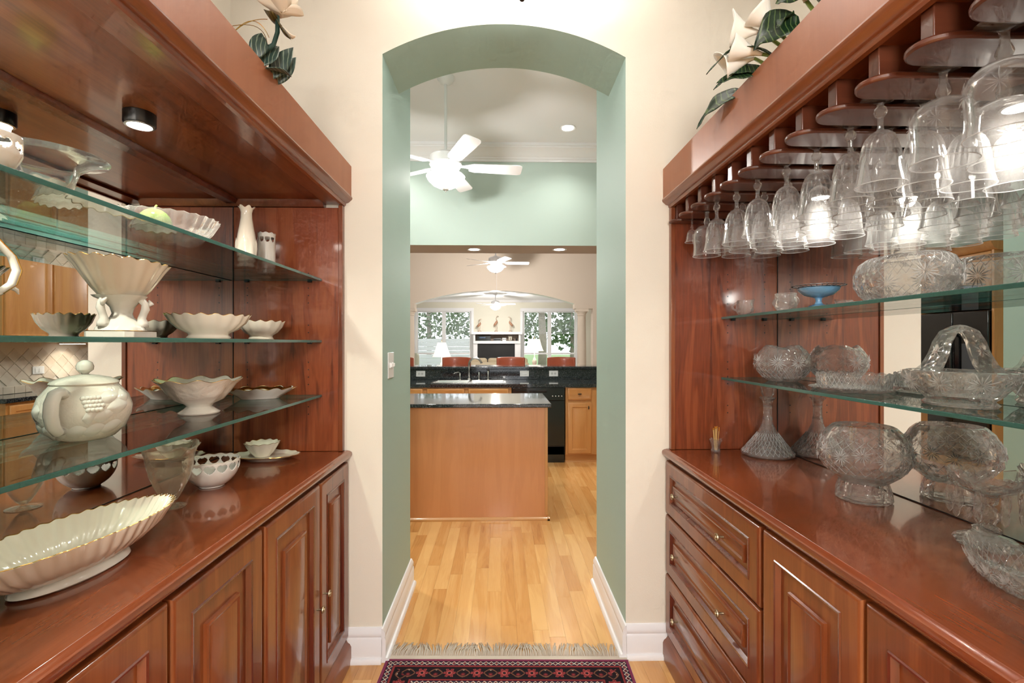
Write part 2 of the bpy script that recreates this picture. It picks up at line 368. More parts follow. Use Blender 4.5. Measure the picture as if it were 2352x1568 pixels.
struct('ceiling', M().box(-3.1, 3.1, -4.1, YE, CZ, CZ + .1), ceil_w, 'white pantry ceiling')

fl = struct('floor', M().box(-5.2, 5.2, -4.1, 18.3, -.08, -.003), oak_base, 'golden oak strip floor')
# planks, laid along the passage
PW = .0762; rows = int((1.34 + .95) / PW)
plank_meshes = {}
random.seed(3)
for r in range(rows):
    x = -.95 + r * PW; y = .66 - random.random() * .8
    while y < 5.75:
        ln = random.choice([.45, .6, .75, .9, 1.05, 1.2, 1.4]); y1 = y + ln
        if y1 > .66:
            if ln not in plank_meshes:
                o = build('plank', M().box(-PW / 2 + .0003, PW / 2 - .0003, .0004, ln - .0004, -.012, 0), oak_plank, shade='flat'); plank_meshes[ln] = o.data
            else:
                o = bpy.data.objects.new('plank', plank_meshes[ln]); COL.objects.link(o)
            o.location = (x, y, 0); o.parent = fl
        y = y1
struct('floor_living', M().box(-5.2, 5.2, 7.6, 18.3, -.002, .012), carpet, 'pale carpet of the far rooms')

struct('wall_passage_left', M().box(-3.85, AX0, YA, YP, 0, KZ), sage, 'sage green wall return left of the passage')
struct('wall_passage_right', M().box(AX1, 2.35, YA, YP, 0, KZ), sage, 'sage green wall return right of the passage')
struct('wall_kitchen_left', M().box(-3.85, -3.75, YP, 6.6, 0, KZ), sage_k); struct('wall_kitchen_right', M().box(2.25, 2.35, YP, 6.6, 0, KZ), sage_k)
struct('ceiling_kitchen', M().box(-5.2, 5.2, YE, 12.3, KZ, KZ + .1), ceil_w, 'white kitchen ceiling')
hb = M().box(-3.75, 2.25, 5.62, 6.12, 2.522, KZ)
hb.mi = [2, 2, 0, 3, 1, 2]
struct('wall_header', hb, [sage_k, taupe, sage_k, cream2], 'pale green header wall above the sink counter with taupe underside', shade='flat')
cp = [(0, 3.49), (-.02, 3.49), (-.02, 3.512), (-.034, 3.52), (-.034, 3.535), (-.05, 3.548), (-.06, 3.57), (-.085, 3.60), (-.115, 3.622), (-.115, 3.635), (-.13, 3.64), (-.13, KZ), (0, KZ)]
struct('trim_1', M().prism([(5.62 + a, b) for a, b in cp], 'x', -3.75, 2.25), white, 'white stepped crown moulding over the green header')
struct('trim_2', M().prism([(2.25 + a, b) for a, b in cp], 'y', YP, 5.62), white); struct('trim_3', M().prism([(-3.75 - a, b) for a, b in cp], 'y', YP, 5.62), white)

# baseboards : (offset out of the wall, height)
bp = [(0, 0), (.032, 0), (.032, .012), (.026, .02), (.018, .022), (.018, .1), (.013, .108), (.016, .114), (.016, .128), (.006, .146), (0, .148)]
def bb(name, axis, a0, a1, wall, sgn, label):
    struct(name, M().prism([(wall + sgn * a, b) for a, b in bp], axis, a0, a1), white, label)
bb('baseboard_left', 'x', -.672, AX0 + .001, YE, -1, 'white baseboard left of the arch')
bb('baseboard_right', 'x', AX1 - .001, .735, YE, -1, 'white baseboard right of the arch')
bb('baseboard_passage_left', 'y', YE - .018, YP + .02, AX0, 1, 'white baseboard along the left side of the passage')
bb('baseboard_passage_right', 'y', YE - .018, YP + .02, AX1, -1, 'white baseboard along the right side of the passage')

# far rooms
DY = 12.0
aw = arch_wall(-2.3, 2.32, KZ, -2.13, 1.84, 2.36, 2.69, DY, DY + .28, 30)
# cut the piers of the arch wall above the columns: only the lintel remains
keep = [i for i, f in enumerate(aw.f) if not all(aw.v[k][2] in (0, KZ) for k in f) or aw.mi[i] == 0 and len({aw.v[k][2] for k in f}) == 1]
lint = M(); lint.v = aw.v
for i in keep:
    if any(aw.v[k][2] == 0 for k in aw.f[i]): continue
    lint.f.append(aw.f[i]); lint.mi.append(aw.mi[i])
lint.box(-2.4, -2.13, DY, DY + .28, 2.24, KZ, 0); lint.box(1.84, 2.3, DY, DY + .28, 2.24, KZ, 0)
struct('wall_dining', lint, [cream2, white, living_w], 'warm beige wall above a wide shallow arch')
struct('wall_dining_right', M().box(2.3, 5.2, DY, DY + .28, 0, KZ), cream2, 'beige wall right of the far doorway')
struct('wall_dining_left', M().box(-5.2, -2.4, DY, DY + .28, 0, KZ), cream2)
struct('wall_far_left', M().box(-5.3, -5.2, 6.6, 18.3, 0, KZ), cream2); struct('wall_far_right', M().box(5.2, 5.3, 6.6, 18.3, 0, KZ), cream2)
struct('wall_stub_left', M().box(-5.2, -3.75, 6.5, 6.6, 0, KZ), cream2); struct('wall_stub_right', M().box(2.25, 5.2, 6.5, 6.6, 0, KZ), cream2)
struct('ceiling_living', M().box(-5.2, 5.2, DY + .28, 18.3, 2.98, 3.08), ceil_w, 'white living room ceiling')
# living room back wall with two window openings
WY = 18.0
wins = [(-3.13, -1.1), (.83, 2.82)]; wz0, wz1 = .35, 2.58
bw = M(); xs = [-5.2, wins[0][0], wins[0][1], wins[1][0], wins[1][1], 5.2]
bw.box(-5.2, 5.2, WY, WY + .2, wz1, 3.0); bw.box(-5.2, 5.2, WY, WY + .2, 0, wz0)
for a, b in ((xs[0], xs[1]), (xs[2], xs[3]), (xs[4], xs[5])): bw.box(a, b, WY, WY + .2, wz0, wz1)
struct('wall_back_living', bw, living_w, 'pale cream back wall of the living room')
struct('trim_4', M().prism([(WY - a * 0 + .0 - k, z) for k, z in ((0, 2.9), (.02, 2.9), (.08, 2.98), (0, 2.98))], 'x', -5.2, 5.2), white)
for n, (a, b) in enumerate(wins):
    wr = build('window_%d' % (n + 1), M().box(a - .1, b + .1, WY - .03, WY, wz1 - .02, wz1 + .1).box(a - .1, a, WY - .03, WY, wz0, wz1).box(b, b + .1, WY - .03, WY, wz0, wz1), white, bevel=.006)
    wr['kind'] = 'structure'; wr['label'] = ('double window with white frame, left of the mantel', 'double window with white frame, right of the mantel')[n]
    c = (a + b) / 2
    fr = M()
    for p, q in ((a, a + .06), (c - .07, c + .07), (b - .06, b)): fr.box(p, q, WY + .04, WY + .11, wz0, wz1)
    for p, q in ((a + .06, c - .07), (c + .07, b - .06)):
        for z0, z1 in ((wz1 - .06, wz1), (.96, 1.02), (wz0, wz0 + .06)): fr.box(p, q, WY + .042, WY + .108, z0, z1)
    build('window_frame', fr, white, wr)
    for p, q in ((a + .06, c - .07), (c + .07, b - .06)):
        for z0, z1 in ((wz0 + .06, .96), (1.02, wz1 - .06)): build('pane', M().box(p, q, WY + .072, WY + .078, z0, z1), win_glass, wr)
    # open slat blinds
    zt = wz1 - .06; zlo = (1.0, 1.7)[n]
    for p, q in ((a + .065, c - .075), (c + .075, b - .065)):
        bl = M()
        for i in range(int((zt - zlo) / .05)):
            z = zt - .03 - i * .05; bl.add([(p, WY + .012, z - .004), (q, WY + .012, z - .004), (q, WY + .036, z + .004), (p, WY + .036, z + .004)], [(0, 1, 2, 3)])
        ob = build('blind_slats', bl, white, wr, solid=.003); ob['kind'] = 'stuff'

# ================================================================== HUTCHES
def bx(root, name, *a, mat=cherry_z, bevel=.002, **k): return build(name, M().box(*a), mat, root, bevel=bevel, **k)
def ring_panel(y0, y1, z0, z1, X, sgn, rings, cap=True):
    """concentric mitred rectangles on a plane X; rings = [(inset, proud)]; sgn = direction to the room."""
    m = M(); V = []
    for ins, h in rings:
        V.append([(X + sgn * h, y0 + ins, z0 + ins), (X + sgn * h, y1 - ins, z0 + ins), (X + sgn * h, y1 - ins, z1 - ins), (X + sgn * h, y0 + ins, z1 - ins)])
    m.add([p for q in V for p in q], [[4 * j + i, 4 * j + (i + 1) % 4, 4 * j + 4 + (i + 1) % 4, 4 * j + 4 + i] for j in range(len(V) - 1) for i in range(4)] + ([[4 * (len(V) - 1) + i for i in range(4)]] if cap else []))
    return m
FR = [(0, 0), (0, .013), (.002, .017), (.008, .021), (.012, .021)]
def door(root, y0, y1, z0, z1, X, sgn, knobs=(), stile=.058, name='door'):
    d = build(name, ring_panel(y0, y1, z0, z1, X, sgn, FR + [(stile, .021), (stile + .001, .019)], cap=False), cherry_z, root)
    build('bead', ring_panel(y0 + stile, y1 - stile, z0 + stile, z1 - stile, X, sgn, [(0, .02), (.003, .0235), (.008, .022), (.013, .013), (.015, .010)], cap=False), dark_bead, d)
    w = min(y1 - y0, z1 - z0) - 2 * stile; g = min(.05, w * .17)
    build('raised_panel', ring_panel(y0 + stile + .014, y1 - stile - .014, z0 + stile + .014, z1 - stile - .014, X, sgn, [(0, .010), (g, .0115), (g + .001, .0195), (g + .006, .0215), (g + .010, .0195), (g + .013, .0185), (g + .016, .020)]), cherry_z if z1 - z0 > y1 - y0 else cherry_y, d)
    for ky, kz, kh in knobs:
        k = M().lathe([(0, 0), (.0035, 0), (.0035, .012), (.004, .016), (.011, .019), (.0125, .022), (.0115, .0255), (.009, .0265), (.008, .0255), (.005, .0255), (.004, .028), (0, .0285)], 20)
        k.xf(Matrix.Translation((X + sgn * kh, ky, kz)) @ Matrix.Rotation(sgn * pi / 2, 4, 'Y'))
        ko = build('knob', k, brass, d); ko['label'] = 'round aged brass knob'
    return d
def base_unit(sgn, X, Xb, y0, y1, label, fronts):
    r = thing('base_cabinet', label, 'cabinet', ((X + Xb) / 2, (y0 + y1) / 2, 0), world=True)
    bx(r, 'body', min(Xb, X), max(Xb, X), y0 + .001, y1 - .001, .085, .888, mat=cherry_z)
    pl = [(X, 0), (X + sgn * .034, 0), (X + sgn * .034, .072), (X + sgn * .028, .084), (X + sgn * .02, .09), (X + sgn * .012, .102), (X, .104)]
    build('plinth', M().prism([(a, b) for a, b in pl], 'y', y0 + .001, y1 - .001), cherry_y, r)
    for kind, a, b, z0, z1, kn in fronts: door(r, a, b, z0, z1, X, sgn, kn, stile=.052 if kind == 'drawer' else .058, name=kind)
    return r
LXF, RXF = -.682, .748      # carcass fronts
kz = .43
base_unit(1, LXF, XL, 1.372, 2.128, 'cherry base cabinet with two doors and brass knobs beside the arch, left side',
          [('door', 1.795, 2.118, .112, .872, [(1.82, .455, .021)]), ('door', 1.38, 1.787, .112, .872, [(1.755, .43, .021)])])
base_unit(1, LXF, XL, .66, 1.370, 'cherry base cabinet with two doors nearest the camera, left side',
          [('door', .99, 1.362, .112, .872, [(1.05, .44, .021)]), ('door', .668, .982, .112, .872, [(.92, .44, .021)])])
zz = [(.642, .872), (.382, .634), (.112, .374)]
base_unit(-1, RXF, XR, 1.338, 2.128, 'cherry base cabinet with three wide drawers beside the arch, right side',
          [('drawer', 1.346, 2.118, a, b, [(1.97, (a + b) / 2 + .0, .0215), (1.56, (a + b) / 2, .0215)]) for a, b in zz])
base_unit(-1, RXF, XR, .66, 1.336, 'cherry base cabinet with two doors nearest the camera, right side',
          [('door', .958, 1.328, .112, .872, []), ('door', .668, .95, .112, .872, [])])
def worktop(sgn, X, Xb, label):
    e = X
    p = [(Xb, .889), (e - sgn * .02, .889), (e - sgn * .006, .8895), (e, .895), (e + sgn * .003, .904), (e + sgn * .001, .913), (e - sgn * .008, .9185), (e - sgn * .016, .9195), (e - sgn * .017, .9205), (Xb, .9205)]
    o = build('worktop', M().prism(p, 'y', .66, 2.129), cherry_top); tag(o, label, 'worktop'); return o
worktop(1, -.652, XL, 'polished cherry worktop under the ivory china, left side')
worktop(-1, .718, XR, 'polished cherry worktop under the cut crystal, right side')
def end_panel(r, sgn, X, Xb, cols):
    a, b = sorted((X, Xb))
    p = bx(r, 'end_panel', a, b, 2.107, 2.129, .9215, 1.974, mat=cherry_burl)
    bx(p, 'edge_stile', X, X + sgn * .018, 2.1, 2.129, .9215, 1.984, mat=cherry_z)
    h = M()
    for x in cols:
        for z in [1.05 + .032 * i for i in range(0, 26)]:
            if any(lo < z < hi for lo, hi in ((1.05, 1.12), (1.2, 1.32), (1.42, 1.47), (1.56, 1.72))):
                h.add([(x + .0028 * cos(t), 2.1066, z + .0028 * sin(t)) for t in [i * pi / 4 for i in range(8)]], [list(range(8))])
    o = build('shelf_pin_holes', h, black_m, p, shade='flat'); o['kind'] = 'stuff'
for s, X, lb in ((1, XL, 'wall mirror lining the back of the china hutch'), (-1, XR, 'wall mirror lining the back of the crystal hutch')):
    r = thing('mirror', lb, 'mirror', (X, 1.4, .921), world=True)
    build('mirror_glass', M().box(X - s * .012, X, .66, 2.106, .922, 1.988), mirror_m, r, shade='flat')
    build('seal', M().box(X, X + s * .0015, .66, 2.106, .921, .9235).box(X, X + s * .0015, 2.104, 2.1065, .922, 1.988), black_m, r, shade='flat')
def glass_shelf(sgn, Xf, Xb, z0, label):
    t = .0105; r = thing('glass_shelf', label, 'shelf', ((Xf + Xb) / 2, 1.4, z0), world=True)
    m = M().box(min(Xf, Xb), max(Xf, Xb), .66, 2.1055, z0, z0 + t)
    m.mi = [1, 1, 1, 1, 0, 0]
    build('glass_pane', m, [shelf_glass, shelf_edge], r, shade='flat', bevel=.0012)
    for x in (Xf - sgn * .05, Xb + sgn * .055): build('shelf_pin', M().box(x - .008, x + .008, 2.094, 2.1062, z0 - .006, z0 - .0005), black_m, r, shade='flat')
    return r
LS = [1.656, 1.391, 1.156]; RS = [1.493, 1.2285]; GT = .0105
for z, lb in zip(LS, ('top glass shelf of the left hutch, holding clear glass bowls', 'eye-level glass shelf of the left hutch, holding the footed compote', 'lowest glass shelf of the left hutch, holding the lidded jar')): glass_shelf(1, -.772, XL + .006, z, lb)
for z, lb in zip(RS, ('upper glass shelf of the right hutch, holding the oval crystal bowl', 'lower glass shelf of the right hutch, holding the crystal basket')): glass_shelf(-1, .971, XR - .006, z, lb)

def canopy(sgn, X, Xb, label):
    r = thing('hutch_upper', label, 'hutch', (X, 1.4, .9215), world=True)
    bx(r, 'fascia', X, X - sgn * .022, .66, 2.129, 2.022, 2.161, mat=cherry_fascia)
    q = lambda a: X + sgn * a
    mo = [(q(-.04), 1.985), (q(-.028), 1.986), (q(-.024), 1.992), (q(-.024), 1.998), (q(-.012), 2.002), (q(-.004), 2.01), (q(.0015), 2.014), (q(.004), 2.021), (q(.002), 2.027), (q(-.004), 2.029), (q(-.03), 2.029)]
    build('light_moulding', M().prism(mo, 'y', .66, 2.129), cherry_y, r)
    bx(r, 'soffit', q(-.04), Xb, .66, 2.129, 2.003, 2.02, mat=cherry_y)
    bx(r, 'front_rail', q(-.04), q(-.11), .66, 2.129, 1.992, 2.003, mat=cherry_y)
    build('back_trim', M().prism([(Xb, 1.985), (Xb + sgn * .02, 1.985), (Xb + sgn * .03, 2.0), (Xb + sgn * .03, 2.003), (Xb, 2.003)], 'y', .66, 2.106), dark_bead, r)
    build('side_trim', M().prism([(2.129, 1.975), (2.098, 1.975), (2.088, 1.99), (2.084, 2.003), (2.129, 2.003)], 'x', q(-.11), Xb), dark_bead, r)
    bx(r, 'top_board', q(-.022), Xb, .66, 2.129, 2.10, 2.115, mat=cherry_y)
    return r
end_panel(canopy(1, -.652, XL, 'cherry upper hutch with tall fascia over the ivory china, left side'), 1, -.7, XL, (-.83, -1.09))
end_panel(canopy(-1, .720, XR, 'cherry upper hutch with tall fascia over the hanging stemware, right side'), -1, .765, XR, (1.0, 1.165))

PUCK = 27
def puck(x, y, label, drop=0):
    r = thing('puck_light', label, 'light', (x, y, 2.003 - drop - .034), group='puck lights under the canopies')
    build('housing', M().lathe([(.0, .034), (.037, .034), (.037, .004), (.034, 0), (.029, 0), (.028, .006), (0, .006)], 28), puckblk, r)
    build('trim_ring', M().lathe([(.034, -.0005), (.0345, .002), (.029, .003), (.0285, -.001)], 28, close=True), steel, r)
    build('lens', M().lathe([(0, .0015), (.0285, .0025), (.0285, .004), (0, .004)], 24), glow_m, r)
    lamp('SPOT', 'puck_lamp', (x, y, 1.963 - drop), PUCK * (.55 if drop else 1), (1, .93, .82), .025, spot=165)
puck(-.965, 1.315, 'black round puck light under the left canopy, lit')
puck(-.965, .74, 'puck light under the left canopy beyond the left edge of the picture')
puck(1.075, 2.095 - 4 * .1245, 'lit puck light under the fifth stemware rail from the arch', drop=.0925)
puck(1.075, 2.095 - 9 * .1245, 'lit puck light under the tenth stemware rail from the arch', drop=.0925)

# stemware rack
PITCH = .1245; RY0 = 2.095; RZ = 1.911; RT = .013
rk = thing('stemware_rack', 'cherry stemware rack of rounded rails under the right canopy', 'rack', (.97, 1.4, RZ), world=True)
def rail_mesh(half):
    w = .045; p = [(XR - .004, w if not half else 0)] if not half else [(XR - .004, .0)]
    pts = []
    for i in range(15):
        a = pi / 2 + pi * i / 14
        pts.append((.735 + .05 + .05 * cos(a) * 1.0, w * sin(a)))
    pts = [(XR - .004, w)] + pts + [(XR - .004, -w)]
    if half: pts = [(x, min(y, .008)) for x, y in pts]
    return pts
for k in range(12):
    yc = RY0 - PITCH * k
    if yc < .67: break
    pts = [(x, yc + y) for x, y in rail_mesh(k == 0)]
    ra = build('rail', M().prism(pts, 'z', RZ, RZ + RT), cherry_dark, rk, bevel=.004)
    build('rail_spacer', M().box(.765, XR - .004, yc - .014, yc + (.014 if k else .008), RZ + RT, 2.003), cherry_dark, ra, bevel=.002)
# ================================================================== CHINA AND CRYSTAL
TZ = .9212
def dish(root, name, outer, mat, k=0, amp=0, wave=0, th=.003, n=None, sx=1, sy=1, start=0, floor=None, gilt=None, sharp=False, shade='auto', twist=0):
    """a thrown or pressed dish : outer profile from the foot to the rim, then the inside back to the centre."""
    n = n or (k * 8 if k else 40); n = max(n, 32)
    zt = max(z for r, z in outer); zb = outer[start][1]
    inner = [(max(r - th, .002), z + (th if i == 0 else 0)) for i, (r, z) in enumerate(outer[start:])][::-1]
    prof = [(0, outer[0][1])] + outer + inner + [(0, inner[-1][1])]
    def md(j, i, t, r, z):
        q = max(0, min(1, (z - zb) / (zt - zb + 1e-6)))
        c = cos(k * (t + twist * q)) if k else 0
        if sharp: c = 1 - 2 * abs(sin(k * (t + twist * q) / 2)) ** .7
        return r * (1 + amp * (q ** .6) * c), z + wave * q * q * c
    o = build(name, M().lathe(prof, n, sx=sx, sy=sy, mod=md), mat, root, shade=shade)
    if gilt:
        r, z = outer[-1]; pts = []
        for i in range(n):
            t = 2 * pi * i / n; rr, zz = md(0, i, t, r - th / 2, z); pts.append((rr * cos(t) * sx, rr * sin(t) * sy, zz + .0004))
        g = build('gilt_rim', M().tube(pts, .0011 * (th / .003), 5, closed=True), gilt, o); g['label'] = 'thin gilt line on the rim'
    return o
def hearts(root, name, rf, zf, mat, nh, z0, z1, n=160, rows=26, th=.003):
    """pierced wall : rf(v), zf(v) give the profile, heart-shaped holes between the heights z0..z1."""
    m = M(); b = []
    for j in range(rows + 1):
        v = j / rows; row = []
        for i in range(n): t = 2 * pi * i / n; row.append((rf(v) * cos(t), rf(v) * sin(t), zf(v)))
        b.append(row)
    for row in b: m.v += row
    for j in range(rows):
        for i in range(n):
            z = (b[j][i][2] + b[j + 1][i][2]) / 2; u = ((i + .5) / n * nh) % 1 - .5
            w = (z - (z0 + z1) / 2) / (z1 - z0) * 2.3; x = u * 2.7
            if abs(w) < 1.25 and (x * x + w * w - 1) ** 3 - x * x * w ** 3 < 0: continue
            m.f.append([j * n + i, j * n + (i + 1) % n, (j + 1) * n + (i + 1) % n, (j + 1) * n + i]); m.mi.append(0)
    return build(name, m, mat, root, shade='smooth', solid=th)

# ---- top shelf, left
S1 = LS[0] + GT + .0008
r = thing('pierced_cup', 'small white porcelain cup with heart cut-outs at the near end of the top shelf', 'cup', (-.815, .79, S1))
hearts(r, 'wall', lambda v: .02 + .017 * min(1, v * 2.2) ** .6, lambda v: .002 + .055 * v, porc_w, 9, .028, .046, n=108, rows=22)
build('base', M().lathe([(0, 0), (.016, 0), (.02, .003), (0, .004)], 28), porc_w, r)

r = thing('glass_compote', 'clear etched glass compote with wide flat rim on the top shelf', 'compote', (-.945, 1.03, S1))
build('foot', M().lathe([(0, .001), (.056, 0), (.058, .002), (.05, .005), (.016, .009), (.008, .018), (.012, .024), (.009, .03), (0, .031)], 40), clear_glass, r)
build('bowl', M().lathe([(0, .03), (.022, .031), (.036, .04), (.044, .06), (.052, .085), (.07, .1), (.1, .109), (.103, .112), (.1, .1125), (.07, .104), (.05, .089), (.042, .064), (.03, .042), (0, .036)], 48), clear_glass, r)
build('etched_band', M().lathe([(.0235, .0322), (.0365, .041), (.0445, .056), (.043, .0575), (.034, .043)], 40, mod=lambda j, i, t, a, b: (a * (1 + .05 * sin(9 * t)), b + .003 * sin(9 * t))), irid_glass, r)

r = thing('pressed_glass_bowl', 'broad pressed glass bowl with scalloped edge on the top shelf', 'bowl', (-.962, 1.41, S1))
pr = [(.05, 0), (.062, .004), (.09, .018), (.116, .045), (.135, .078)]
dish(r, 'bowl', pr, pressed_glass, k=28, amp=.018, wave=.0012, th=.004, n=112, start=1, shade='flat')
ball = thing('green_glass_ball', 'pale green glass ball resting in the pressed glass bowl', 'ornament', (-.985, 1.40, S1 + .0085))
build('ball', M().lathe([(0, 0)] + [(.043 * sin(a), .043 - .043 * cos(a) * 1.12 + .005) for a in [pi * i / 14 for i in range(1, 14)]] + [(0, .0965)], 28), green_glass, ball)
build('stalk', M().tube([(0, 0, .094), (.002, 0, .102), (.006, 0, .106)], .0025, 6), stem_lt, ball)

r = thing('bud_vase', 'tall slim ivory vase with ruffled lip at the far end of the top shelf', 'vase', (-.935, 1.80, S1))
def lip(j, i, t, a, z):
    q = max(0, (z - .2) / .02); return a * (1 + .10 * q * sin(6 * t)), z + .004 * q * sin(6 * t)
build('body', M().lathe([(0, 0), (.03, 0), (.031, .006), (.026, .012), (.024, .018), (.031, .03), (.0345, .055), (.0335, .085), (.029, .12), (.024, .15), (.0195, .18), (.0185, .2), (.021, .212), (.0265, .22), (.0245, .2205), (.018, .21), (.0165, .2), (.018, .17), (0, .16)], 48, mod=lip), porc, r)
build('embossed_leaves', M().lathe([(.0345, .045), (.0358, .06), (.035, .08), (.0326, .095), (.032, .09), (.0335, .075), (.0342, .055)], 48, mod=lambda j, i, t, a, z: (a + .0012 * sin(9 * t), z + .012 * sin(4 * t)), close=True), porc, r)
r = thing('pierced_vase', 'short white cylinder vase with a band of heart cut-outs beside the bud vase', 'vase', (-.95, 1.985, S1))
hearts(r, 'wall', lambda v: .031 + .0006 * v, lambda v: .001 + .162 * v, porc_w, 9, .124, .147, n=126, rows=64)
build('base', M().lathe([(0, 0), (.029, 0), (.0305, .004), (0, .005)], 28), porc_w, r)
build('scalloped_rim', M().tube([(.0317 * cos(t), .0317 * sin(t), .1635 + .0018 * sin(9 * t)) for t in [2 * pi * i / 72 for i in range(72)]], .0022, 6, closed=True), porc_w, r)

# ---- eye-level shelf, left
S2 = LS[1] + GT + .0008
r = thing('footed_compote', 'large ivory fluted compote raised on three dolphins and a square plinth', 'compote', (-.935, 1.215, S2), rz=R(4))
pl = M(); q = .056; c_ = .014
oc = [(q, q - c_), (q - c_, q), (-q + c_, q), (-q, q - c_), (-q, -q + c_), (-q + c_, -q), (q - c_, -q), (q, -q + c_)]
pl.prism(oc, 'z', 0, .017); po = build('plinth', pl, porc_w, r, bevel=.002)
build('gilt_line', M().tube([(x * 1.002, y * 1.002, .0165) for x, y in oc], .0009, 5, closed=True), gold, po)
build('rockwork', M().lathe([(.05, .017), (.048, .024), (.043, .03), (.036, .042), (.024, .05), (.02, .06), (.024, .075), (.036, .09), (.05, .098), (.054, .103), (0, .104)], 40, mod=lambda j, i, t, a, z: (a * (1 + .06 * sin(3 * t + z * 90) + .035 * sin(11 * t - z * 200)), z)), porc_w, r)
for k in range(3):
    a = 2 * pi * k / 3 - 1.9; ca, sa = cos(a), sin(a)
    path = [(.045, .026), (.044, .036), (.042, .048), (.046, .06), (.05, .071), (.049, .083), (.042, .093), (.035, .097)]
    d = build('dolphin', M().tube([(p * ca, p * sa, z) for p, z in path], [.012, .0125, .009, .0082, .0092, .0078, .0088, .006], 10), porc_w, r, shade='smooth')
    build('tail_fin', M().tube([(.05 * ca - .006 * sa, .05 * sa + .006 * ca, .078), (.056 * ca - .016 * sa, .056 * sa + .016 * ca, .086), (.05 * ca - .02 * sa, .05 * sa + .02 * ca, .095)], [.004, .006, .002], 8), porc_w, d, shade='smooth')
bo = dish(r, 'bowl', [(.04, .1), (.052, .104), (.066, .12), (.083, .145), (.098, .168), (.112, .185)], porc, k=20, amp=.028, wave=.0022, th=.0035, n=160, sx=.76, sy=1.16, start=1, gilt=gold)
r = thing('oval_dish', 'oval ivory fluted dish on a low foot, centre of the eye-level shelf', 'dish', (-.925, 1.555, S2), rz=R(30), group='fluted china dishes')
FD = [(.05, 0), (.053, .004), (.047, .012), (.05, .018), (.07, .03), (.088, .05), (.1, .075)]
dish(r, 'bowl', FD, porc, k=18, amp=.03, wave=.003, th=.0032, n=144, sx=1.16, sy=.68, start=3, gilt=gold)
r = thing('small_fluted_bowl', 'small round ivory fluted bowl at the far end of the eye-level shelf', 'bowl', (-.945, 1.93, S2), rz=R(10), group='fluted china dishes')
dish(r, 'bowl', [(a * .82, b * .95) for a, b in FD], porc, k=14, amp=.035, wave=.003, th=.003, n=112, sx=1.05, sy=.95, start=3, gilt=gold)
r = thing('ewer', 'white porcelain ewer with gilt scrolled handle, cut off by the left frame edge', 'ewer', (-.955, .87, S2))
build('body', M().lathe([(0, 0), (.03, 0), (.031, .006), (.018, .016), (.03, .035), (.046, .07), (.044, .1), (.025, .135), (.02, .16), (.03, .185), (.028, .185), (.017, .16), (0, .14)], 32), porc_w, r)
hp = [(.0, .042, .075), (.01, .062, .082), (.014, .082, .1), (.014, .092, .128), (.01, .085, .155), (.004, .068, .176), (0, .058, .19), (0, .052, .18), (0, .03, .176)]
hd = build('handle', M().tube(hp, [.006, .0065, .007, .007, .0065, .006, .005, .005, .005], 10), porc_w, r, shade='smooth')
build('gilt_line', M().tube([(x + .006, y + .004, z) for x, y, z in hp[:7]], .0014, 6), gold, hd); build('spur', M().tube([(.012, .078, .096), (.016, .09, .09), (.016, .094, .082)], [.005, .004, .001], 8), porc_w, hd)

# ---- lowest glass shelf, left
S3 = LS[2] + GT + .0008
r = thing('lidded_jar', 'round white lidded jar with embossed fruit and a strap handle', 'jar', (-.965, 1.145, S3))
BJ = [(0, 0), (.042, 0), (.056, .006), (.075, .026), (.086, .055), (.088, .075), (.081, .1), (.066, .12), (.06, .128), (.055, .128), (.055, .12), (0, .11)]
build('body', M().lathe(BJ, 56), porc_emb, r, shade='smooth')
ld = build('lid', M().lathe([(0, .124), (.061, .127), (.0635, .130), (.061, .134), (.046, .142), (.026, .147), (.008, .15), (0, .151)], 44), porc_emb, r)
build('lid_knob', M().lathe([(0, .15), (.006, .15), (.008, .153), (.0155, .160), (.0165, .168), (.0135, .177), (.006, .182), (0, .183)], 28), porc_w, ld)
ha = R(-78); hx, hy = cos(ha), sin(ha)
hpts = [(.072, .108), (.086, .116), (.102, .112), (.112, .094), (.114, .07), (.107, .046), (.094, .032), (.078, .03)]
build('handle', M().tube([(p * hx, p * hy, z) for p, z in hpts], [.012, .012, .0125, .013, .013, .0125, .011, .008], 12), porc_w, r, shade='smooth')
def on_jar(a, z):
    rr = next(r0 + (r1 - r0) * (z - z0) / (z1 - z0) for (r0, z0), (r1, z1) in zip(BJ[1:8], BJ[2:9]) if z0 <= z <= z1 and z1 > z0)
    return Vector((rr * cos(a), rr * sin(a), z))
gm = M()
for i in range(19):
    a = R(-52 + (i % 5) * 4.5 + (i // 5) * 2); z = .1 - (i // 5) * .0085; p = on_jar(a, z)
    gm.lathe([(0, -.006), (.004, -.0045), (.006, 0), (.004, .0045), (0, .006)], 8, c=tuple(p))
gp = build('grape_cluster', gm, porc_w, r, shade='smooth'); gp['kind'] = 'stuff'
for a, z, l, wv in ((-20, .1, .05, .013), (-8, .078, .055, .017), (-28, .06, .04, .014), (8, .1, .045, .014), (-85, .028, .045, .016), (-107, .024, .045, .016), (-62, .026, .045, .015), (-38, .028, .045, .015), (-128, .03, .045, .016), (-45, .06, .024, .016), (-14, .032, .05, .015), (-120, .07, .04, .018)):
    lf = M(); 
    def lfn(u, v, a=a, z=z, l=l, wv=wv):
        s_ = (u - .5) * l; w_ = (v - .5) * 2 * wv * sin(pi * min(max(u, .02), .98)) ** .8
        p = on_jar(R(a) + s_ / .085, min(max(z + w_ + (u - .5) * .012, .007), .118)); n_ = p.copy(); n_.z = 0; n_.normalize()
        return tuple(p + n_ * (.0032 * (1 - (2 * v - 1) ** 2) * sin(pi * u) + .0003))
    build('embossed_leaf', lf.sheet(lfn, 10, 6), porc_w, r, shade='smooth')
r = thing('footed_bowl', 'ivory footed bowl with pointed petal rim on the lowest glass shelf', 'bowl', (-.955, 1.555, S3), rz=R(12))
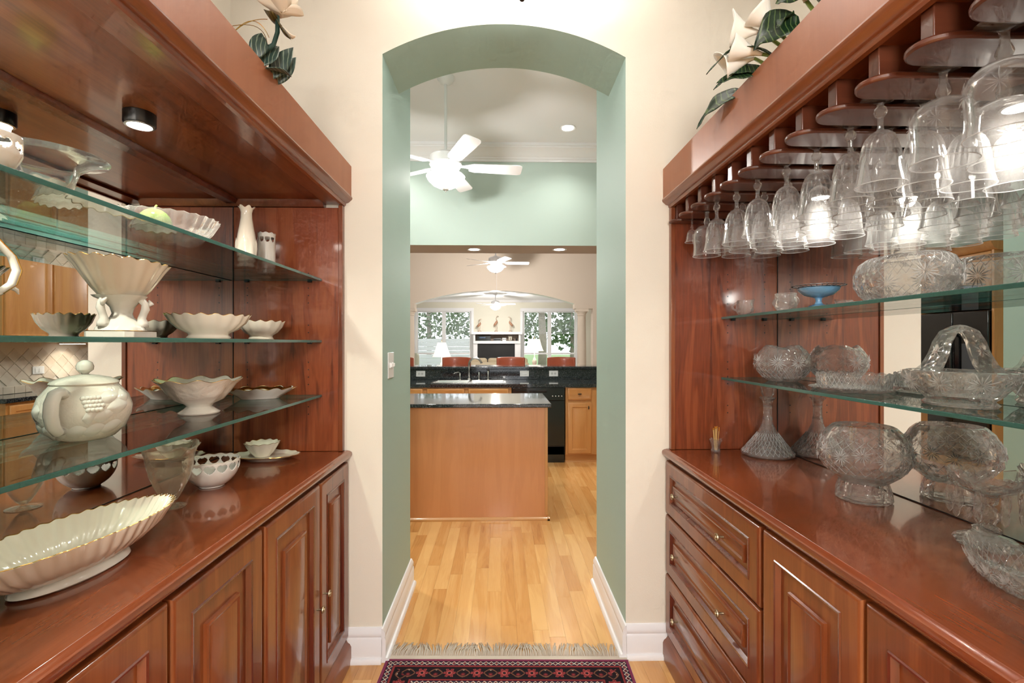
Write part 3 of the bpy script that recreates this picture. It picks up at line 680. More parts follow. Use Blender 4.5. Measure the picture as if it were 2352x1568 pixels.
dish(r, 'bowl', [(.056, 0), (.058, .004), (.044, .014), (.035, .022), (.04, .03), (.068, .044), (.088, .068), (.102, .09), (.12, .106)], porc_emb, k=10, amp=.045, wave=.0045, th=.003, n=160, start=4, gilt=gold)
r = thing('gilt_oval_dish', 'scalloped oval white dish with gold and floral inside, far end of the lowest glass shelf', 'dish', (-.965, 1.96, S3), rz=R(18))
fo = dish(r, 'bowl', [(.06, 0), (.062, .003), (.075, .014), (.095, .028), (.112, .04)], porc_w, k=12, amp=.05, wave=.004, th=.003, n=120, sx=1.16, sy=.66, start=1, gilt=gold)
build('gilt_lining', M().lathe([(.089, .030), (.106, .0395), (.1065, .0405), (.088, .032)], 120, sx=1.16, sy=.66, mod=lambda j, i, t, a, z: (a * (1 + .045 * cos(12 * t)), z + .003 * cos(12 * t)), close=True), gold, fo)

# ---- worktop, left
r = thing('long_fluted_dish', 'long oval ivory fluted dish with gilt edge, nearest on the left worktop', 'dish', (-.868, 1.005, TZ), rz=R(83))
LD = [(.054, 0), (.058, .004), (.056, .012), (.05, .018), (.052, .022), (.066, .032), (.083, .055), (.096, .088)]
build('foot', M().lathe([(0, 0), (.054, 0), (.058, .004), (.056, .012), (.05, .019), (0, .02)], 64, sx=2.0, sy=1), porc_w, r)
dish(r, 'bowl', [(.05, .0195)] + LD[4:], porc, k=46, amp=.022, wave=.0012, th=.0032, n=276, sx=2.4, sy=1.02, start=1, gilt=gold)
r = thing('iridescent_goblet', 'iridescent quilted glass goblet with ruffled lip on the left worktop', 'goblet', (-.945, 1.405, TZ))
build('foot', M().lathe([(0, 0), (.039, 0), (.04, .0015), (.03, .004), (.008, .008), (.007, .012), (.012, .016), (0, .017)], 36), irid_glass, r)
def qm(j, i, t, a, z):
    q = max(0, (z - .13) / .05); return a * (1 + .012 * (1 if (i // 2 + j) % 2 else -1) * (z < .135) + .04 * q * sin(7 * t)), z + .006 * q * q * sin(7 * t)
build('bowl', M().lathe([(.009, .014), (.016, .02), (.024, .033), (.032, .048), (.039, .063), (.045, .079), (.05, .095), (.054, .112), (.057, .13), (.06, .15), (.066, .166), (.074, .176)], 56, mod=qm), irid_glass, r, solid=.002, shade='smooth')
r = thing('heart_bowl', 'small ivory bowl pierced with a ring of hearts, middle of the left worktop', 'bowl', (-.948, 1.61, TZ))
hearts(r, 'wall', lambda v: .034 + .046 * (1 - (1 - v) ** 2.4), lambda v: .004 + .082 * v ** 1.15, porc_w, 14, .052, .078, n=224, rows=44)
build('foot', M().lathe([(0, 0), (.036, 0), (.0375, .003), (.034, .007), (0, .007)], 36), porc_w, r)
build('gilt_rim', M().tube([(.0802 * cos(t), .0802 * sin(t), .0865 + .0018 * cos(14 * t)) for t in [2 * pi * i / 112 for i in range(112)]], .0019, 6, closed=True), porc, r)
r = thing('oval_plate', 'oval ivory plate with notched rim under the little bowl', 'plate', (-.957, 1.992, TZ))
dish(r, 'plate', [(.075, 0), (.078, .003), (.1, .007), (.12, .016)], porc, k=16, amp=.012, wave=.001, th=.003, n=96, sx=1.12, sy=.72, start=1, gilt=gold)
r = thing('scalloped_bowl', 'little ivory scalloped bowl standing on the oval plate', 'bowl', (-.972, 1.995, TZ + .0072))
dish(r, 'bowl', [(.03, 0), (.032, .004), (.045, .018), (.058, .04), (.066, .056)], porc, k=12, amp=.035, wave=.002, th=.0028, n=96, start=1, gilt=gold)

# ---- crystal, right
def crystal(root, name, prof, n=36, a=.03, sx=1, sy=1, mod=None, th=.005, start=0, lo=None, hi=None, mat=None):
    """cut crystal : diamond facets raised between the heights lo and hi."""
    zt = max(z for r_, z in prof); lo = prof[start][1] if lo is None else lo; hi = zt * .92 if hi is None else hi
    fine = []
    for (r0, z0), (r1, z1) in zip(prof, prof[1:]):
        st = max(1, int(math.hypot(r1 - r0, z1 - z0) / .009))
        fine += [(r0 + (r1 - r0) * i / st, z0 + (z1 - z0) * i / st) for i in range(st)]
    fine.append(prof[-1]); inner = [(max(r_ - th, .002), z + .002) for r_, z in prof[start:]][::-1]
    no = len(fine)
    def md(j, i, t, r_, z):
        if j - 1 < no and lo <= z <= hi: r_ *= 1 + a * (1 if ((i + 2 * (j // 2)) % 4) in (0,) else (-.3 if (i + j) % 2 else .25))
        return mod(j, i, t, r_, z) if mod else (r_, z)
    return build(name, M().lathe([(0, prof[0][1])] + fine + inner + [(0, inner[-1][1])], n, sx=sx, sy=sy, mod=md), mat or cut_glass, root, shade='flat')
T1 = RS[0] + GT + .0008; T2 = RS[1] + GT + .0008
def handle(root, ang, r0, z0, z1, out, rad, mat, name='handle', n=10):
    ca, sa = cos(ang), sin(ang); pts = []
    for i in range(n + 1):
        u = i / n; p = r0 + out * sin(pi * u) ** .8; z = z1 + (z0 - z1) * u
        pts.append((p * ca, p * sa, z))
    return build(name, M().tube(pts, rad, 8), mat, root, shade='smooth')
def lattice(root, prof, z0, z1, n=16, turn=.5, sx=1, sy=1, rr=.0007, name='cut_lattice'):
    """fine criss-cross cuts over a band of a crystal piece."""
    def rad(z):
        for (r0, a), (r1, b) in zip(prof, prof[1:]):
            if min(a, b) <= z <= max(a, b) and a != b: return r0 + (r1 - r0) * (z - a) / (b - a)
        return prof[-1][0]
    m = M(); st_n = 9
    for k in range(n):
        for sg in (-1, 1):
            pts = []
            for i in range(st_n + 1):
                z = z0 + (z1 - z0) * i / st_n; t = 2 * pi * k / n + sg * turn * i / st_n; q = rad(z) + .0006
                pts.append((q * sx * cos(t), q * sy * sin(t), z))
            m.tube(pts, rr, 3)
    o = build(name, m, glint_glass, root, shade='flat'); o['kind'] = 'stuff'; return o
r = thing('crystal_creamer', 'small cut crystal creamer with handle at the far end of the upper glass shelf', 'creamer', (1.012, 1.98, T1))
crystal(r, 'body', [(.022, 0), (.03, .008), (.034, .025), (.03, .045), (.031, .06)], 28, .05, mod=lambda j, i, t, a, z: (a * (1 + .32 * max(0, z - .035) / .025 * max(0, cos(t)) ** 6), z + .006 * max(0, cos(t)) ** 6 * (z > .05)), th=.003)
handle(r, pi, .03, .016, .052, .024, .004, cut_glass)
r = thing('crystal_sugar_bowl', 'small cut crystal sugar bowl with notched rim next to the creamer', 'sugar bowl', (1.015, 1.70, T1))
crystal(r, 'body', [(.024, 0), (.034, .01), (.038, .028), (.034, .046), (.036, .06)], 28, .05, mod=lambda j, i, t, a, z: (a, z + (.003 * sin(14 * t) if z > .05 else 0)), th=.003)
for a in (R(-70), R(110)): handle(r, a, .034, .014, .05, .016, .004, cut_glass)
r = thing('blue_compote', 'blue stemmed compote covered with a black wire net, upper glass shelf', 'compote', (1.005, 1.505, T1))
build('stem', M().lathe([(0, 0), (.028, 0), (.029, .002), (.012, .008), (.008, .016), (.01, .026), (.016, .03), (0, .031)], 32), blue_glass, r)
build('bowl', M().lathe([(0, .028), (.016, .029), (.04, .036), (.056, .05), (.059, .058), (.057, .058), (.052, .05), (.036, .04), (0, .034)], 40), blue_glass, r)
nt_ = M().lathe([(.0735, .0645), (.0755, .0655), (.0735, .0665), (.0715, .0655)], 40, close=True).lathe([(.057, .0605), (.0583, .0615), (.057, .0625), (.0557, .0615)], 40, close=True)
for i in range(28):
    t = 2 * pi * i / 28; nt_.tube([(.057 * cos(t), .057 * sin(t), .0615), (.0735 * cos(t), .0735 * sin(t), .0655)], .0008, 4)
for i in range(7): 
    d = -.048 + i * .016; h_ = math.sqrt(max(0, .056 ** 2 - d * d)); nt_.tube([(d, -h_, .0615), (d, 0, .064), (d, h_, .0615)], .0007, 4).tube([(-h_, d, .0615), (0, d, .064), (h_, d, .0615)], .0007, 4)
build('wire_net', nt_, black_m, r)
r = thing('oval_crystal_bowl', 'large oval cut crystal bowl with incurved rim on the upper glass shelf', 'bowl', (1.097, 1.29, T1), rz=R(90))
crystal(r, 'body', [(.062, 0), (.072, .006), (.086, .022), (.096, .05), (.096, .078), (.086, .105), (.074, .118)], 56, .03, sx=1.42, sy=1.0, mod=lambda j, i, t, a, z: (a, z + (.003 * sin(28 * t) - .010 * cos(2 * t) * 0 if z > .108 else 0)), th=.006)
def star(root, name, c, nrm, up, rad, n=16, mat=None):
    c = Vector(c); nrm = Vector(nrm).normalized(); u = Vector(up).cross(nrm).normalized(); v = nrm.cross(u); m = M()
    for i in range(n):
        a = 2 * pi * i / n; d = u * cos(a) + v * sin(a); e_ = u * -sin(a) + v * cos(a); k = rad * (1 if i % 2 else .72)
        m.add([c + d * .12 * rad, c + d * k * .55 + e_ * .05 * rad + nrm * .0022, c + d * k, c + d * k * .55 - e_ * .05 * rad + nrm * .0005], [(0, 1, 2), (0, 2, 3)])
    return build(name, m, mat or glint_glass, root, shade='flat', solid=.0008)
for a in (-150, -110, -70, -30, 150): 
    t = R(a); star(r, 'cut_star', (.0985 * 1.42 * cos(t), .0985 * sin(t), .062), (cos(t) / 1.42, sin(t), 0), (0, 0, 1), .036)
lattice(r, [(.062, 0), (.072, .006), (.086, .022), (.096, .05)], .006, .034, 34, .25, sx=1.42)
lattice(r, [(.096, .078), (.086, .105), (.074, .118)], .088, .112, 34, .15, sx=1.42)
r = thing('crystal_rose_bowl', 'round cut crystal rose bowl with dipping rim, far end of the lower glass shelf', 'bowl', (1.112, 1.88, T2))
crystal(r, 'body', [(.05, 0), (.07, .012), (.092, .04), (.099, .07), (.094, .1), (.08, .125), (.07, .134)], 48, .022, mod=lambda j, i, t, a, z: (a, z + .006 * sin(4 * t) * max(0, (z - .06) / .075) ** 2), th=.005)
for a in (-175, -130, -90, 140, 95): t = R(a); star(r, 'cut_star', (.1005 * cos(t), .1005 * sin(t), .075), (cos(t), sin(t), 0), (0, 0, 1), .034)
lattice(r, [(.05, 0), (.07, .012), (.092, .04), (.099, .07), (.094, .1)], .014, .048, 28, .3)
r = thing('crystal_plate', 'round pressed crystal plate under the notched dish', 'plate', (1.095, 1.475, T2))
crystal(r, 'plate', [(.08, 0), (.09, .002), (.108, .007), (.12, .012)], 60, .0, mod=lambda j, i, t, a, z: (a * (1 + .015 * cos(15 * t)), z + (.0015 * (i % 2))), th=.004, start=1)
r = thing('notched_crystal_dish', 'low straight-sided crystal dish with notched rim on the crystal plate', 'dish', (1.095, 1.475, T2 + .0075))
crystal(r, 'body', [(.088, 0), (.094, .004), (.097, .02), (.099, .044)], 64, .012, mod=lambda j, i, t, a, z: (a, z + (.004 * (1 if i % 4 < 2 else 0) if z > .04 else 0)), th=.005)
lattice(r, [(.094, .004), (.097, .02), (.099, .044)], .005, .042, 44, .2)
r = thing('crystal_basket', 'cut crystal basket with a tall broad arched handle, lower glass shelf', 'basket', (1.1, 1.135, T2), rz=R(90))
crystal(r, 'body', [(.058, 0), (.062, .006), (.054, .014), (.06, .022), (.078, .045), (.094, .082)], 48, .035, sx=1.3, sy=1.0, mod=lambda j, i, t, a, z: (a, z + (.012 * (1 - abs(cos(t))) * 0 + .002 * sin(24 * t) if z > .07 else 0)), th=.006, start=3)
HB = [(-.086, 0), (-.066, .018), (-.05, .048), (-.041, .076), (-.026, .099), (0, .11), (.026, .099), (.041, .076), (.05, .048), (.066, .018), (.086, 0)]
def bh(u, v):
    f_ = min(u * 10, 9.999); i = int(f_); t = f_ - i; t = t * t * (3 - 2 * t) * .3 + t * .7
    x = HB[i][0] * (1 - t) + HB[i + 1][0] * t; z = HB[i][1] * (1 - t) + HB[i + 1][1] * t
    c0 = (v - .5) * 2; wd = .02 + .012 * abs(2 * u - 1) ** 2
    return (c0 * wd, -x, .076 + z + .003 * (1 - c0 * c0))
hb_ = build('handle', M().sheet(bh, 30, 6), cut_glass, r, shade='flat', solid=.009)
for u in (.2, .8):
    p = Vector(bh(u, .5)); star(hb_, 'cut_cross', p + Vector((0, .006 if u < .5 else -.006, .003)), (0, 1 if u < .5 else -1, .45), (0, .45, 1), .02, 8)
for a in (150, 110, 70, 30, -150): t = R(a); star(r, 'cut_star', (  .088 * 1.3 * cos(t), .088 * sin(t), .055), (cos(t) / 1.45, sin(t), -.3), (0, 0, 1), .03)

def crystal_bead(m, p, r_): m.lathe([(0, -r_), (r_ * .8, -r_ * .5), (r_, 0), (r_ * .8, r_ * .5), (0, r_)], 6, c=p)
# ---- worktop, right
r = thing('ship_decanter', 'wide-based cut crystal decanter with fluted stopper on the right worktop', 'decanter', (1.116, 1.995, TZ))
crystal(r, 'body', [(.088, 0), (.1, .004), (.102, .012), (.086, .032), (.06, .066), (.036, .1), (.022, .13), (.017, .165), (.0165, .205), (.02, .225), (.032, .24)], 48, .02, lo=.012, hi=.085, th=.004, start=1)
lattice(r, [(.088, 0), (.1, .004), (.102, .012), (.086, .032), (.06, .066), (.036, .1), (.022, .13), (.017, .165), (.0165, .205), (.02, .225), (.032, .24)], .014, .095, 30, .55)
build('neck_rings', M().lathe([(.0185, .15), (.0195, .154), (.0185, .158), (.0175, .154)], 24, close=True).lathe([(.0175, .2), (.0185, .204), (.0175, .208), (.0165, .204)], 24, close=True), stem_glass, r)
build('stopper', M().lathe([(0, .215), (.012, .216), (.014, .236), (.017, .242), (.024, .258), (.028, .28), (.026, .298), (.012, .304), (0, .305)], 24, mod=lambda j, i, t, a, z: (a * (1 + .05 * (i % 2) * (z > .238)), z)), cut_glass, r, shade='flat')
r = thing('footed_crystal_bowl', 'large globe-shaped cut crystal bowl on a faceted foot, right worktop', 'bowl', (1.088, 1.425, TZ))
crystal(r, 'foot', [(.068, 0), (.072, .004), (.07, .03), (.066, .044), (.062, .056)], 20, .012, th=.02, mat=cut_glass)
crystal(r, 'globe', [(.06, .055), (.066, .06), (.092, .082), (.112, .112), (.118, .14), (.113, .172), (.098, .202), (.083, .217), (.08, .22)], 44, .035, lo=.09, hi=.165, th=.006, start=0)
for i in range(14):
    t = 2 * pi * i / 14; star(r, 'cut_fan', (.117 * cos(t), .117 * sin(t), .138 + .012 * (i % 2)), (cos(t), sin(t), .05), (0, 0, 1), .027, 14)
lattice(r, [(.066, .06), (.092, .082), (.112, .112), (.118, .14), (.113, .172), (.098, .202)], .088, .118, 26, .22)
lattice(r, [(.066, .06), (.092, .082), (.112, .112), (.118, .14), (.113, .172), (.098, .202)], .160, .186, 26, .22)
r = thing('toothpick_holder', 'tiny crystal toothpick holder at the far end of the right worktop', 'holder', (.925, 2.058, TZ))
crystal(r, 'cup', [(.018, 0), (.02, .006), (.0165, .02), (.02, .038), (.026, .052)], 12, .05, th=.004, mod=lambda j, i, t, a, z: (a, z + (.004 * cos(3 * t) if z > .045 else 0)))
wood_pick = plain('pale_pick', rgb(226, 186, 120), rough=.5); amber = plain('amber_tip', rgb(200, 130, 40), rough=.3)
for i in range(11):
    t = random.random() * 6.28; q = random.random() * .009; e_ = (q * 2.1 * cos(t), q * 2.1 * sin(t)); zt_ = .098 + random.random() * .014
    pk = tag(build('cocktail_pick', M().tube([(e_[0] * .4, e_[1] * .4, .008), (e_[0], e_[1], zt_ - .006)], .0011, 5), wood_pick), 'thin wooden cocktail pick with amber tip standing in the tiny crystal holder', 'pick', 'cocktail picks in the holder')
    pk.location = (.925, 2.058, TZ); build('tip', M().lathe([(0, -.005), (.0018, -.003), (.0022, 0), (.0015, .004), (0, .005)], 6, c=(e_[0], e_[1], zt_ - .003)), amber, pk)
r = thing('lustre_candlestick', 'cut crystal lustre candlestick hung with prisms, right worktop', 'candlestick', (1.132, 1.1, TZ))
crystal(r, 'base', [(.058, 0), (.06, .008), (.052, .014), (.03, .02), (.014, .024)], 28, .0, th=.02, mod=lambda j, i, t, a, z: (a * (1 + .02 * (i % 2)), z))
crystal(r, 'stem', [(.012, .022), (.026, .03), (.026, .038), (.014, .046), (.022, .06), (.024, .072), (.018, .084), (.012, .09), (.018, .096), (.022, .112), (.024, .12)], 14, .06, th=.008)
crystal(r, 'drip_bowl', [(.018, .112), (.03, .118), (.052, .13), (.066, .15), (.072, .166)], 40, .03, th=.004, mod=lambda j, i, t, a, z: (a * (1 + .03 * cos(10 * t) * (z > .14)), z + (.004 * cos(10 * t) if z > .15 else 0)))
for k in range(9):
    t = 2 * pi * k / 9 + .2; x, y = .064 * cos(t), .064 * sin(t)
    p = build('prism', M().lathe([(0, .06), (.006, .068), (.0085, .082), (.006, .128), (.003, .134), (0, .135)], 6, c=(x, y, 0)), cut_glass, r, shade='flat')
    pb = M(); crystal_bead(pb, (x, y, .1415), .0055); build('bead', pb, cut_glass, p, shade='flat')
r = thing('crystal_boat_dish', 'boat-shaped cut crystal dish at the near end of the right worktop', 'dish', (1.0, .905, TZ), rz=R(72))
crystal(r, 'body', [(.04, 0), (.05, .004), (.056, .018), (.066, .042)], 56, .05, sx=1.95, sy=1, th=.006, mod=lambda j, i, t, a, z: (a * (1 + .12 * abs(cos(t)) ** 8), z + (.0025 * (i % 2) + .014 * abs(cos(t)) ** 3 if z > .03 else 0)))
for a in (100, 80, 60, 120, -80, -100): t = R(a); star(r, 'cut_star', (.062 * 1.95 * cos(t), .062 * sin(t), .026), (cos(t) / 1.95, sin(t), -.4), (0, 0, 1), .022)

lattice(r, [(.05, .004), (.056, .018), (.066, .042)], .006, .038, 40, .25, sx=1.95)
# ---- stemware hanging in the rack
def stemware(kind):
    r = bpy.data.objects.new('stem_glass', None); COL.objects.link(r); r.empty_display_size = .03
    def fl(k, a, z0, z1): return lambda j, i, t, rr, z: (rr * (1 + a * cos(k * t) * max(0, min(1, (z - z0) / (z1 - z0)))), z)
    if kind == 'bell':
        build('foot', M().lathe([(0, 0), (.0365, 0), (.0372, -.0012), (.034, -.003), (.016, -.006), (.0075, -.011), (0, -.0115)], 32), stem_glass, r)
        build('stem', M().lathe([(.0075, -.011), (.006, -.018), (.0105, -.024), (.0115, -.031), (.0105, -.037), (.006, -.043), (.005, -.058), (.0065, -.068), (.008, -.071), (0, -.0715)], 12, mod=lambda j, i, t, a, z: (a * (1 + (.14 if (i + j) % 2 else 0) * (-.04 < z < -.02)), z)), cut_glass, r, shade='flat')
        B = [(0, -.0705), (.008, -.071), (.018, -.077), (.027, -.088), (.033, -.104), (.036, -.122), (.039, -.145), (.042, -.168), (.0475, -.191), (.0465, -.1915), (.041, -.168), (.038, -.145), (.035, -.122), (.032, -.105), (.026, -.09), (.017, -.08), (0, -.075)]
        bm_ = M().lathe(B, 40, mod=lambda j, i, t, a, z: (a * (1 + .045 * (1 if i % 2 else -1) * max(0, min(1, (z + .172) / .05)) * (a > .01)), z))
        bm_.lathe([(.0478, -.1905), (.0478, -.192), (.0462, -.192), (.0462, -.1905)], 40, close=True, mi=1)
        build('bowl', bm_, [stem_glass, glint_glass], r)
    elif kind == 'round':
        build('foot', M().lathe([(0, 0), (.040, 0), (.0405, -.0014), (.036, -.003), (.016, -.007), (.008, -.013), (0, -.0135)], 32), stem_glass, r)
        build('stem', M().lathe([(.008, -.013), (.0065, -.022), (.007, -.034), (.0125, -.05), (.0125, -.053), (.009, -.062), (.012, -.066), (0, -.067)], 8), cut_glass, r, shade='flat')
        B = [(0, -.066), (.012, -.0665), (.032, -.072), (.045, -.084), (.0515, -.1), (.052, -.12), (.0505, -.14), (.05, -.16), (.053, -.188), (.052, -.1885), (.049, -.16), (.0495, -.14), (.051, -.12), (.0505, -.102), (.044, -.087), (.03, -.076), (0, -.07)]
        bo = build('bowl', M().lathe(B, 44).lathe([(.0534, -.1875), (.0534, -.189), (.0516, -.189), (.0516, -.1875)], 44, close=True, mi=1), [stem_glass, glint_glass], r)
        for i in range(6): t = 2 * pi * i / 6 + .3; star(bo, 'cut_star', (.0525 * cos(t), .0525 * sin(t), -.115), (cos(t), sin(t), 0), (0, 0, 1), .024, 12, stem_glass)
    else:
        build('foot', M().lathe([(0, 0), (.026, 0), (.0264, -.001), (.01, -.004), (.004, -.008), (0, -.009)], 28), stem_glass, r)
        build('stem', M().lathe([(.004, -.008), (.0035, -.04), (.0065, -.043), (.0065, -.047), (.004, -.05), (.005, -.054), (0, -.055)], 10), stem_glass, r, shade='flat')
        build('bowl', M().lathe([(0, -.0535), (.005, -.054), (.014, -.058), (.02, -.067), (.0225, -.08), (.0245, -.095), (.029, -.108), (.0282, -.1083), (.0236, -.095), (.0215, -.08), (.019, -.069), (0, -.057)], 36).lathe([(.0292, -.1075), (.0292, -.1088), (.028, -.1088), (.028, -.1075)], 36, close=True, mi=1), [stem_glass, glint_glass], r)
    return r
protos = {}
kinds = ['small', 'round', 'bell', 'bell', 'bell', 'bell', 'bell', 'bell', 'bell', 'round', 'round']
jit = random.Random(5)
wds = {'small': ('sherry_glass', 'tiny clear bell-shaped sherry glass', 'glass'), 'round': ('crystal_goblet', 'rounded cut crystal goblet', 'goblet'), 'bell': ('wine_glass', 'bell-shaped crystal wine glass', 'glass')}
fx = [.812, .822, .806, .818, .826, .845, .854, .853, .83, .853, .84]
for g in range(11):
    yc = RY0 - PITCH * (g + .5); kd = kinds[g]
    for s in range({'small': 1, 'round': 3, 'bell': 4}[kd]):
        if kd not in protos: o = protos[kd] = stemware(kd)
        else: o = copy_tree(protos[kd])
        o.name = wds[kd][0]; pit = .118 if kd == 'round' else .098
        o.location = (fx[g] + pit * s, yc + jit.uniform(-.002, .002), RZ + RT + .0006); o.rotation_euler = (0, 0, jit.random() * 6)
        ch = 'rack channel nearest the arch' if g == 0 else '%s rack channel from the arch' % ORD[g]
        tag(o, '%s hanging %s in the %s' % (wds[kd][1], ('in front', 'second', 'third', 'fourth')[s], ch), wds[kd][2], 'stemware hanging in the rack')

# ---- silk flowers on the canopies
def leaf(root, name, p0, p1, wd, mat, bend=(0, 0, .03), fold=.25, side=None, ripple=0):
    p0, p1, bend = Vector(p0), Vector(p1), Vector(bend); ax = p1 - p0
    sd = Vector(side) if side else ax.cross(Vector((0, 0, 1)))
    sd = (sd - ax.normalized() * sd.dot(ax.normalized())).normalized(); nr = sd.cross(ax.normalized())
    def fn(u, v):
        w_ = wd * sin(pi * min(1, .06 + u * .94) ** .75) * (1 if u < .98 else .05); c = (v - .5) * 2
        p = p0 + ax * u + bend * sin(pi * u) + sd * (w_ * c) + nr * (fold * w_ * abs(c) + ripple * sin(u * 14 + c) * abs(c))
        return tuple(p)
    return build(name, M().sheet(fn, 12, 6), mat, root, shade='smooth', solid=.0016)
r = thing('magnolia_spray', 'artificial cream magnolia spray on top of the left canopy', 'flowers', (-.73, 1.33, 2.116), world=True)
st_ = [(-.73, 1.33, 2.118), (-.69, 1.33, 2.175), (-.655, 1.342, 2.185), (-.63, 1.355, 2.215), (-.622, 1.362, 2.255), (-.622, 1.362, 2.30)]
build('stem', M().tube(st_, [.0075, .0075, .007, .0065, .006, .006], 8), stem_g, r, shade='smooth')
fc = Vector((-.612, 1.365, 2.31))
for k in range(9):
    a = 2 * pi * k / 9; rad_ = .06 if k % 2 else .045; d = Vector((cos(a), sin(a), .35 + .5 * (k % 2 == 0)))
    leaf(r, 'petal', fc, fc + d * rad_, .03, petal, bend=tuple(-Vector((cos(a), sin(a), 0)) * -.012), fold=.5)
for p0, p1, wd, mt in (((-.622, 1.362, 2.285), (-.585, 1.36, 2.238), .026, leaf_brown), ((-.622, 1.362, 2.29), (-.655, 1.352, 2.312), .028, leaf_brown), ((-.61, 1.365, 2.27), (-.575, 1.37, 2.25), .016, petal)):
    leaf(r, 'leaf', p0, p1, wd, mt, bend=(0, 0, -.012))
for p0, p1, wd, mt in (((-.668, 1.33, 2.165), (-.66, 1.35, 2.245), .022, leaf_grey), ((-.672, 1.345, 2.155), (-.632, 1.395, 2.235), .026, leaf_grey), ((-.665, 1.36, 2.15), (-.612, 1.43, 2.168), .024, leaf_grey), ((-.66, 1.4, 2.15), (-.607, 1.43, 2.255), .022, leaf_grey), ((-.66, 1.43, 2.15), (-.605, 1.445, 2.235), .02, leaf_grey)):
    leaf(r, 'leaf', p0, p1, wd, mt, side=(.75, .5, .1), bend=(.008, -.01, .0))
for k, (a, b, c) in enumerate((((-.70, 1.25, 2.16), (-.66, 1.31, 2.30), (-.63, 1.33, 2.22)), ((-.70, 1.22, 2.17), (-.63, 1.3, 2.26), (-.64, 1.34, 2.21)), ((-.69, 1.24, 2.16), (-.67, 1.28, 2.24), (-.62, 1.3, 2.25)))):
    A, B, C_ = Vector(a), Vector(b), Vector(c); build('tendril', M().tube([A * (1 - t) ** 2 + B * 2 * t * (1 - t) + C_ * t * t for t in [i / 12 for i in range(13)]], .0009, 5), gold, r)
def calla(root, p0, p1, sz):
    p0, p1 = Vector(p0), Vector(p1); ax = (p1 - p0).normalized(); u0 = ax.cross(Vector((0, 0, 1))).normalized(); v0 = ax.cross(u0)
    L_ = (p1 - p0).length
    def fn(u, v):
        a = 2 * pi * v; q = u; rr = sz * (.12 + .88 * q ** 1.6) * (1 + .35 * q ** 3 * max(0, cos(a))); z = L_ * q * (1 + .35 * q * q * max(0, cos(a)) ** 2)
        return tuple(p0 + ax * z + u0 * (rr * sin(a)) + v0 * (-rr * cos(a)))
    f = build('spathe', M().sheet(fn, 12, 22), petal_y, root, shade='smooth', solid=.0014)
    build('spadix', M().tube([p0 + ax * L_ * .1, p0 + ax * L_ * .75], [.004, .003], 8), plain('spadix_yellow', rgb(222, 190, 80), rough=.6) if 'spadix_yellow' not in bpy.data.materials else bpy.data.materials['spadix_yellow'], f)
r = thing('calla_lily_arrangement', 'artificial white calla lilies with dark green leaves on the right canopy', 'flowers', (.84, 1.3, 2.116), world=True)
for p0, p1 in (((.80, 1.36, 2.12), (.735, 1.385, 2.215)), ((.80, 1.27, 2.12), (.745, 1.285, 2.23)), ((.84, 1.2, 2.12), (.765, 1.195, 2.25)), ((.82, 1.3, 2.12), (.72, 1.33, 2.26)), ((.82, 1.3, 2.12), (.735, 1.34, 2.20))):
    A, B = Vector(p0), Vector(p1); build('stem', M().tube([A, A.lerp(B, .5) + Vector((0, 0, .02)), B], .005, 7), stem_lt, r, shade='smooth')
calla(r, (.735, 1.385, 2.215), (.665, 1.415, 2.205), .036); calla(r, (.72, 1.33, 2.255), (.665, 1.36, 2.275), .042); calla(r, (.745, 1.285, 2.23), (.70, 1.30, 2.29), .04); calla(r, (.765, 1.195, 2.245), (.74, 1.19, 2.31), .034); calla(r, (.735, 1.34, 2.20), (.668, 1.37, 2.235), .038)
for p0, p1, wd, sd, bn in (((.76, 1.21, 2.2), (.694, 1.31, 2.19), .046, (0, .3, 1), (-.02, 0, .02)), ((.77, 1.15, 2.25), (.715, 1.24, 2.27), .042, (0, .4, 1), (-.01, 0, .015)), ((.78, 1.13, 2.2), (.73, 1.17, 2.27), .04, (.2, 1, .3), (-.01, 0, .01)),
                           ((.75, 1.32, 2.185), (.61, 1.42, 2.185), .02, (.2, 1, .6), (0, 0, .05)), ((.755, 1.37, 2.165), (.645, 1.43, 2.165), .033, (.1, .6, 1), (0, 0, .012)), ((.75, 1.38, 2.16), (.64, 1.44, 2.15), .026, (.3, 1, .8), (0, 0, .03)),
                           ((.735, 1.46, 2.155), (.68, 1.66, 2.13), .03, (.3, .2, 1), (-.012, 0, .02)), ((.745, 1.22, 2.225), (.70, 1.21, 2.185), .02, (0, 1, .4), (0, 0, .01)), ((.80, 1.05, 2.2), (.74, 1.12, 2.25), .035, (0, .5, 1), (0, 0, .02))):
    leaf(r, 'leaf', p0, p1, wd, leaf_dark, bend=bn, side=sd, ripple=.003)

# ---- light switch on the left jamb
r = thing('light_switch', 'white double light switch on the left sage jamb', 'switch', (AX0, 2.27, 1.29), world=True)
sy0 = 2.2; 
build('plate', M().box(AX0, AX0 + .005, 2.225, 2.335, 1.225, 1.345), white_pl, r, bevel=.002)
for y in (2.252, 2.298): build('toggle', M().prism([(AX0 + .005, 1.272), (AX0 + .018, 1.28), (AX0 + .018, 1.292), (AX0 + .005, 1.298)], 'y', y - .006, y + .006), white_pl, r)

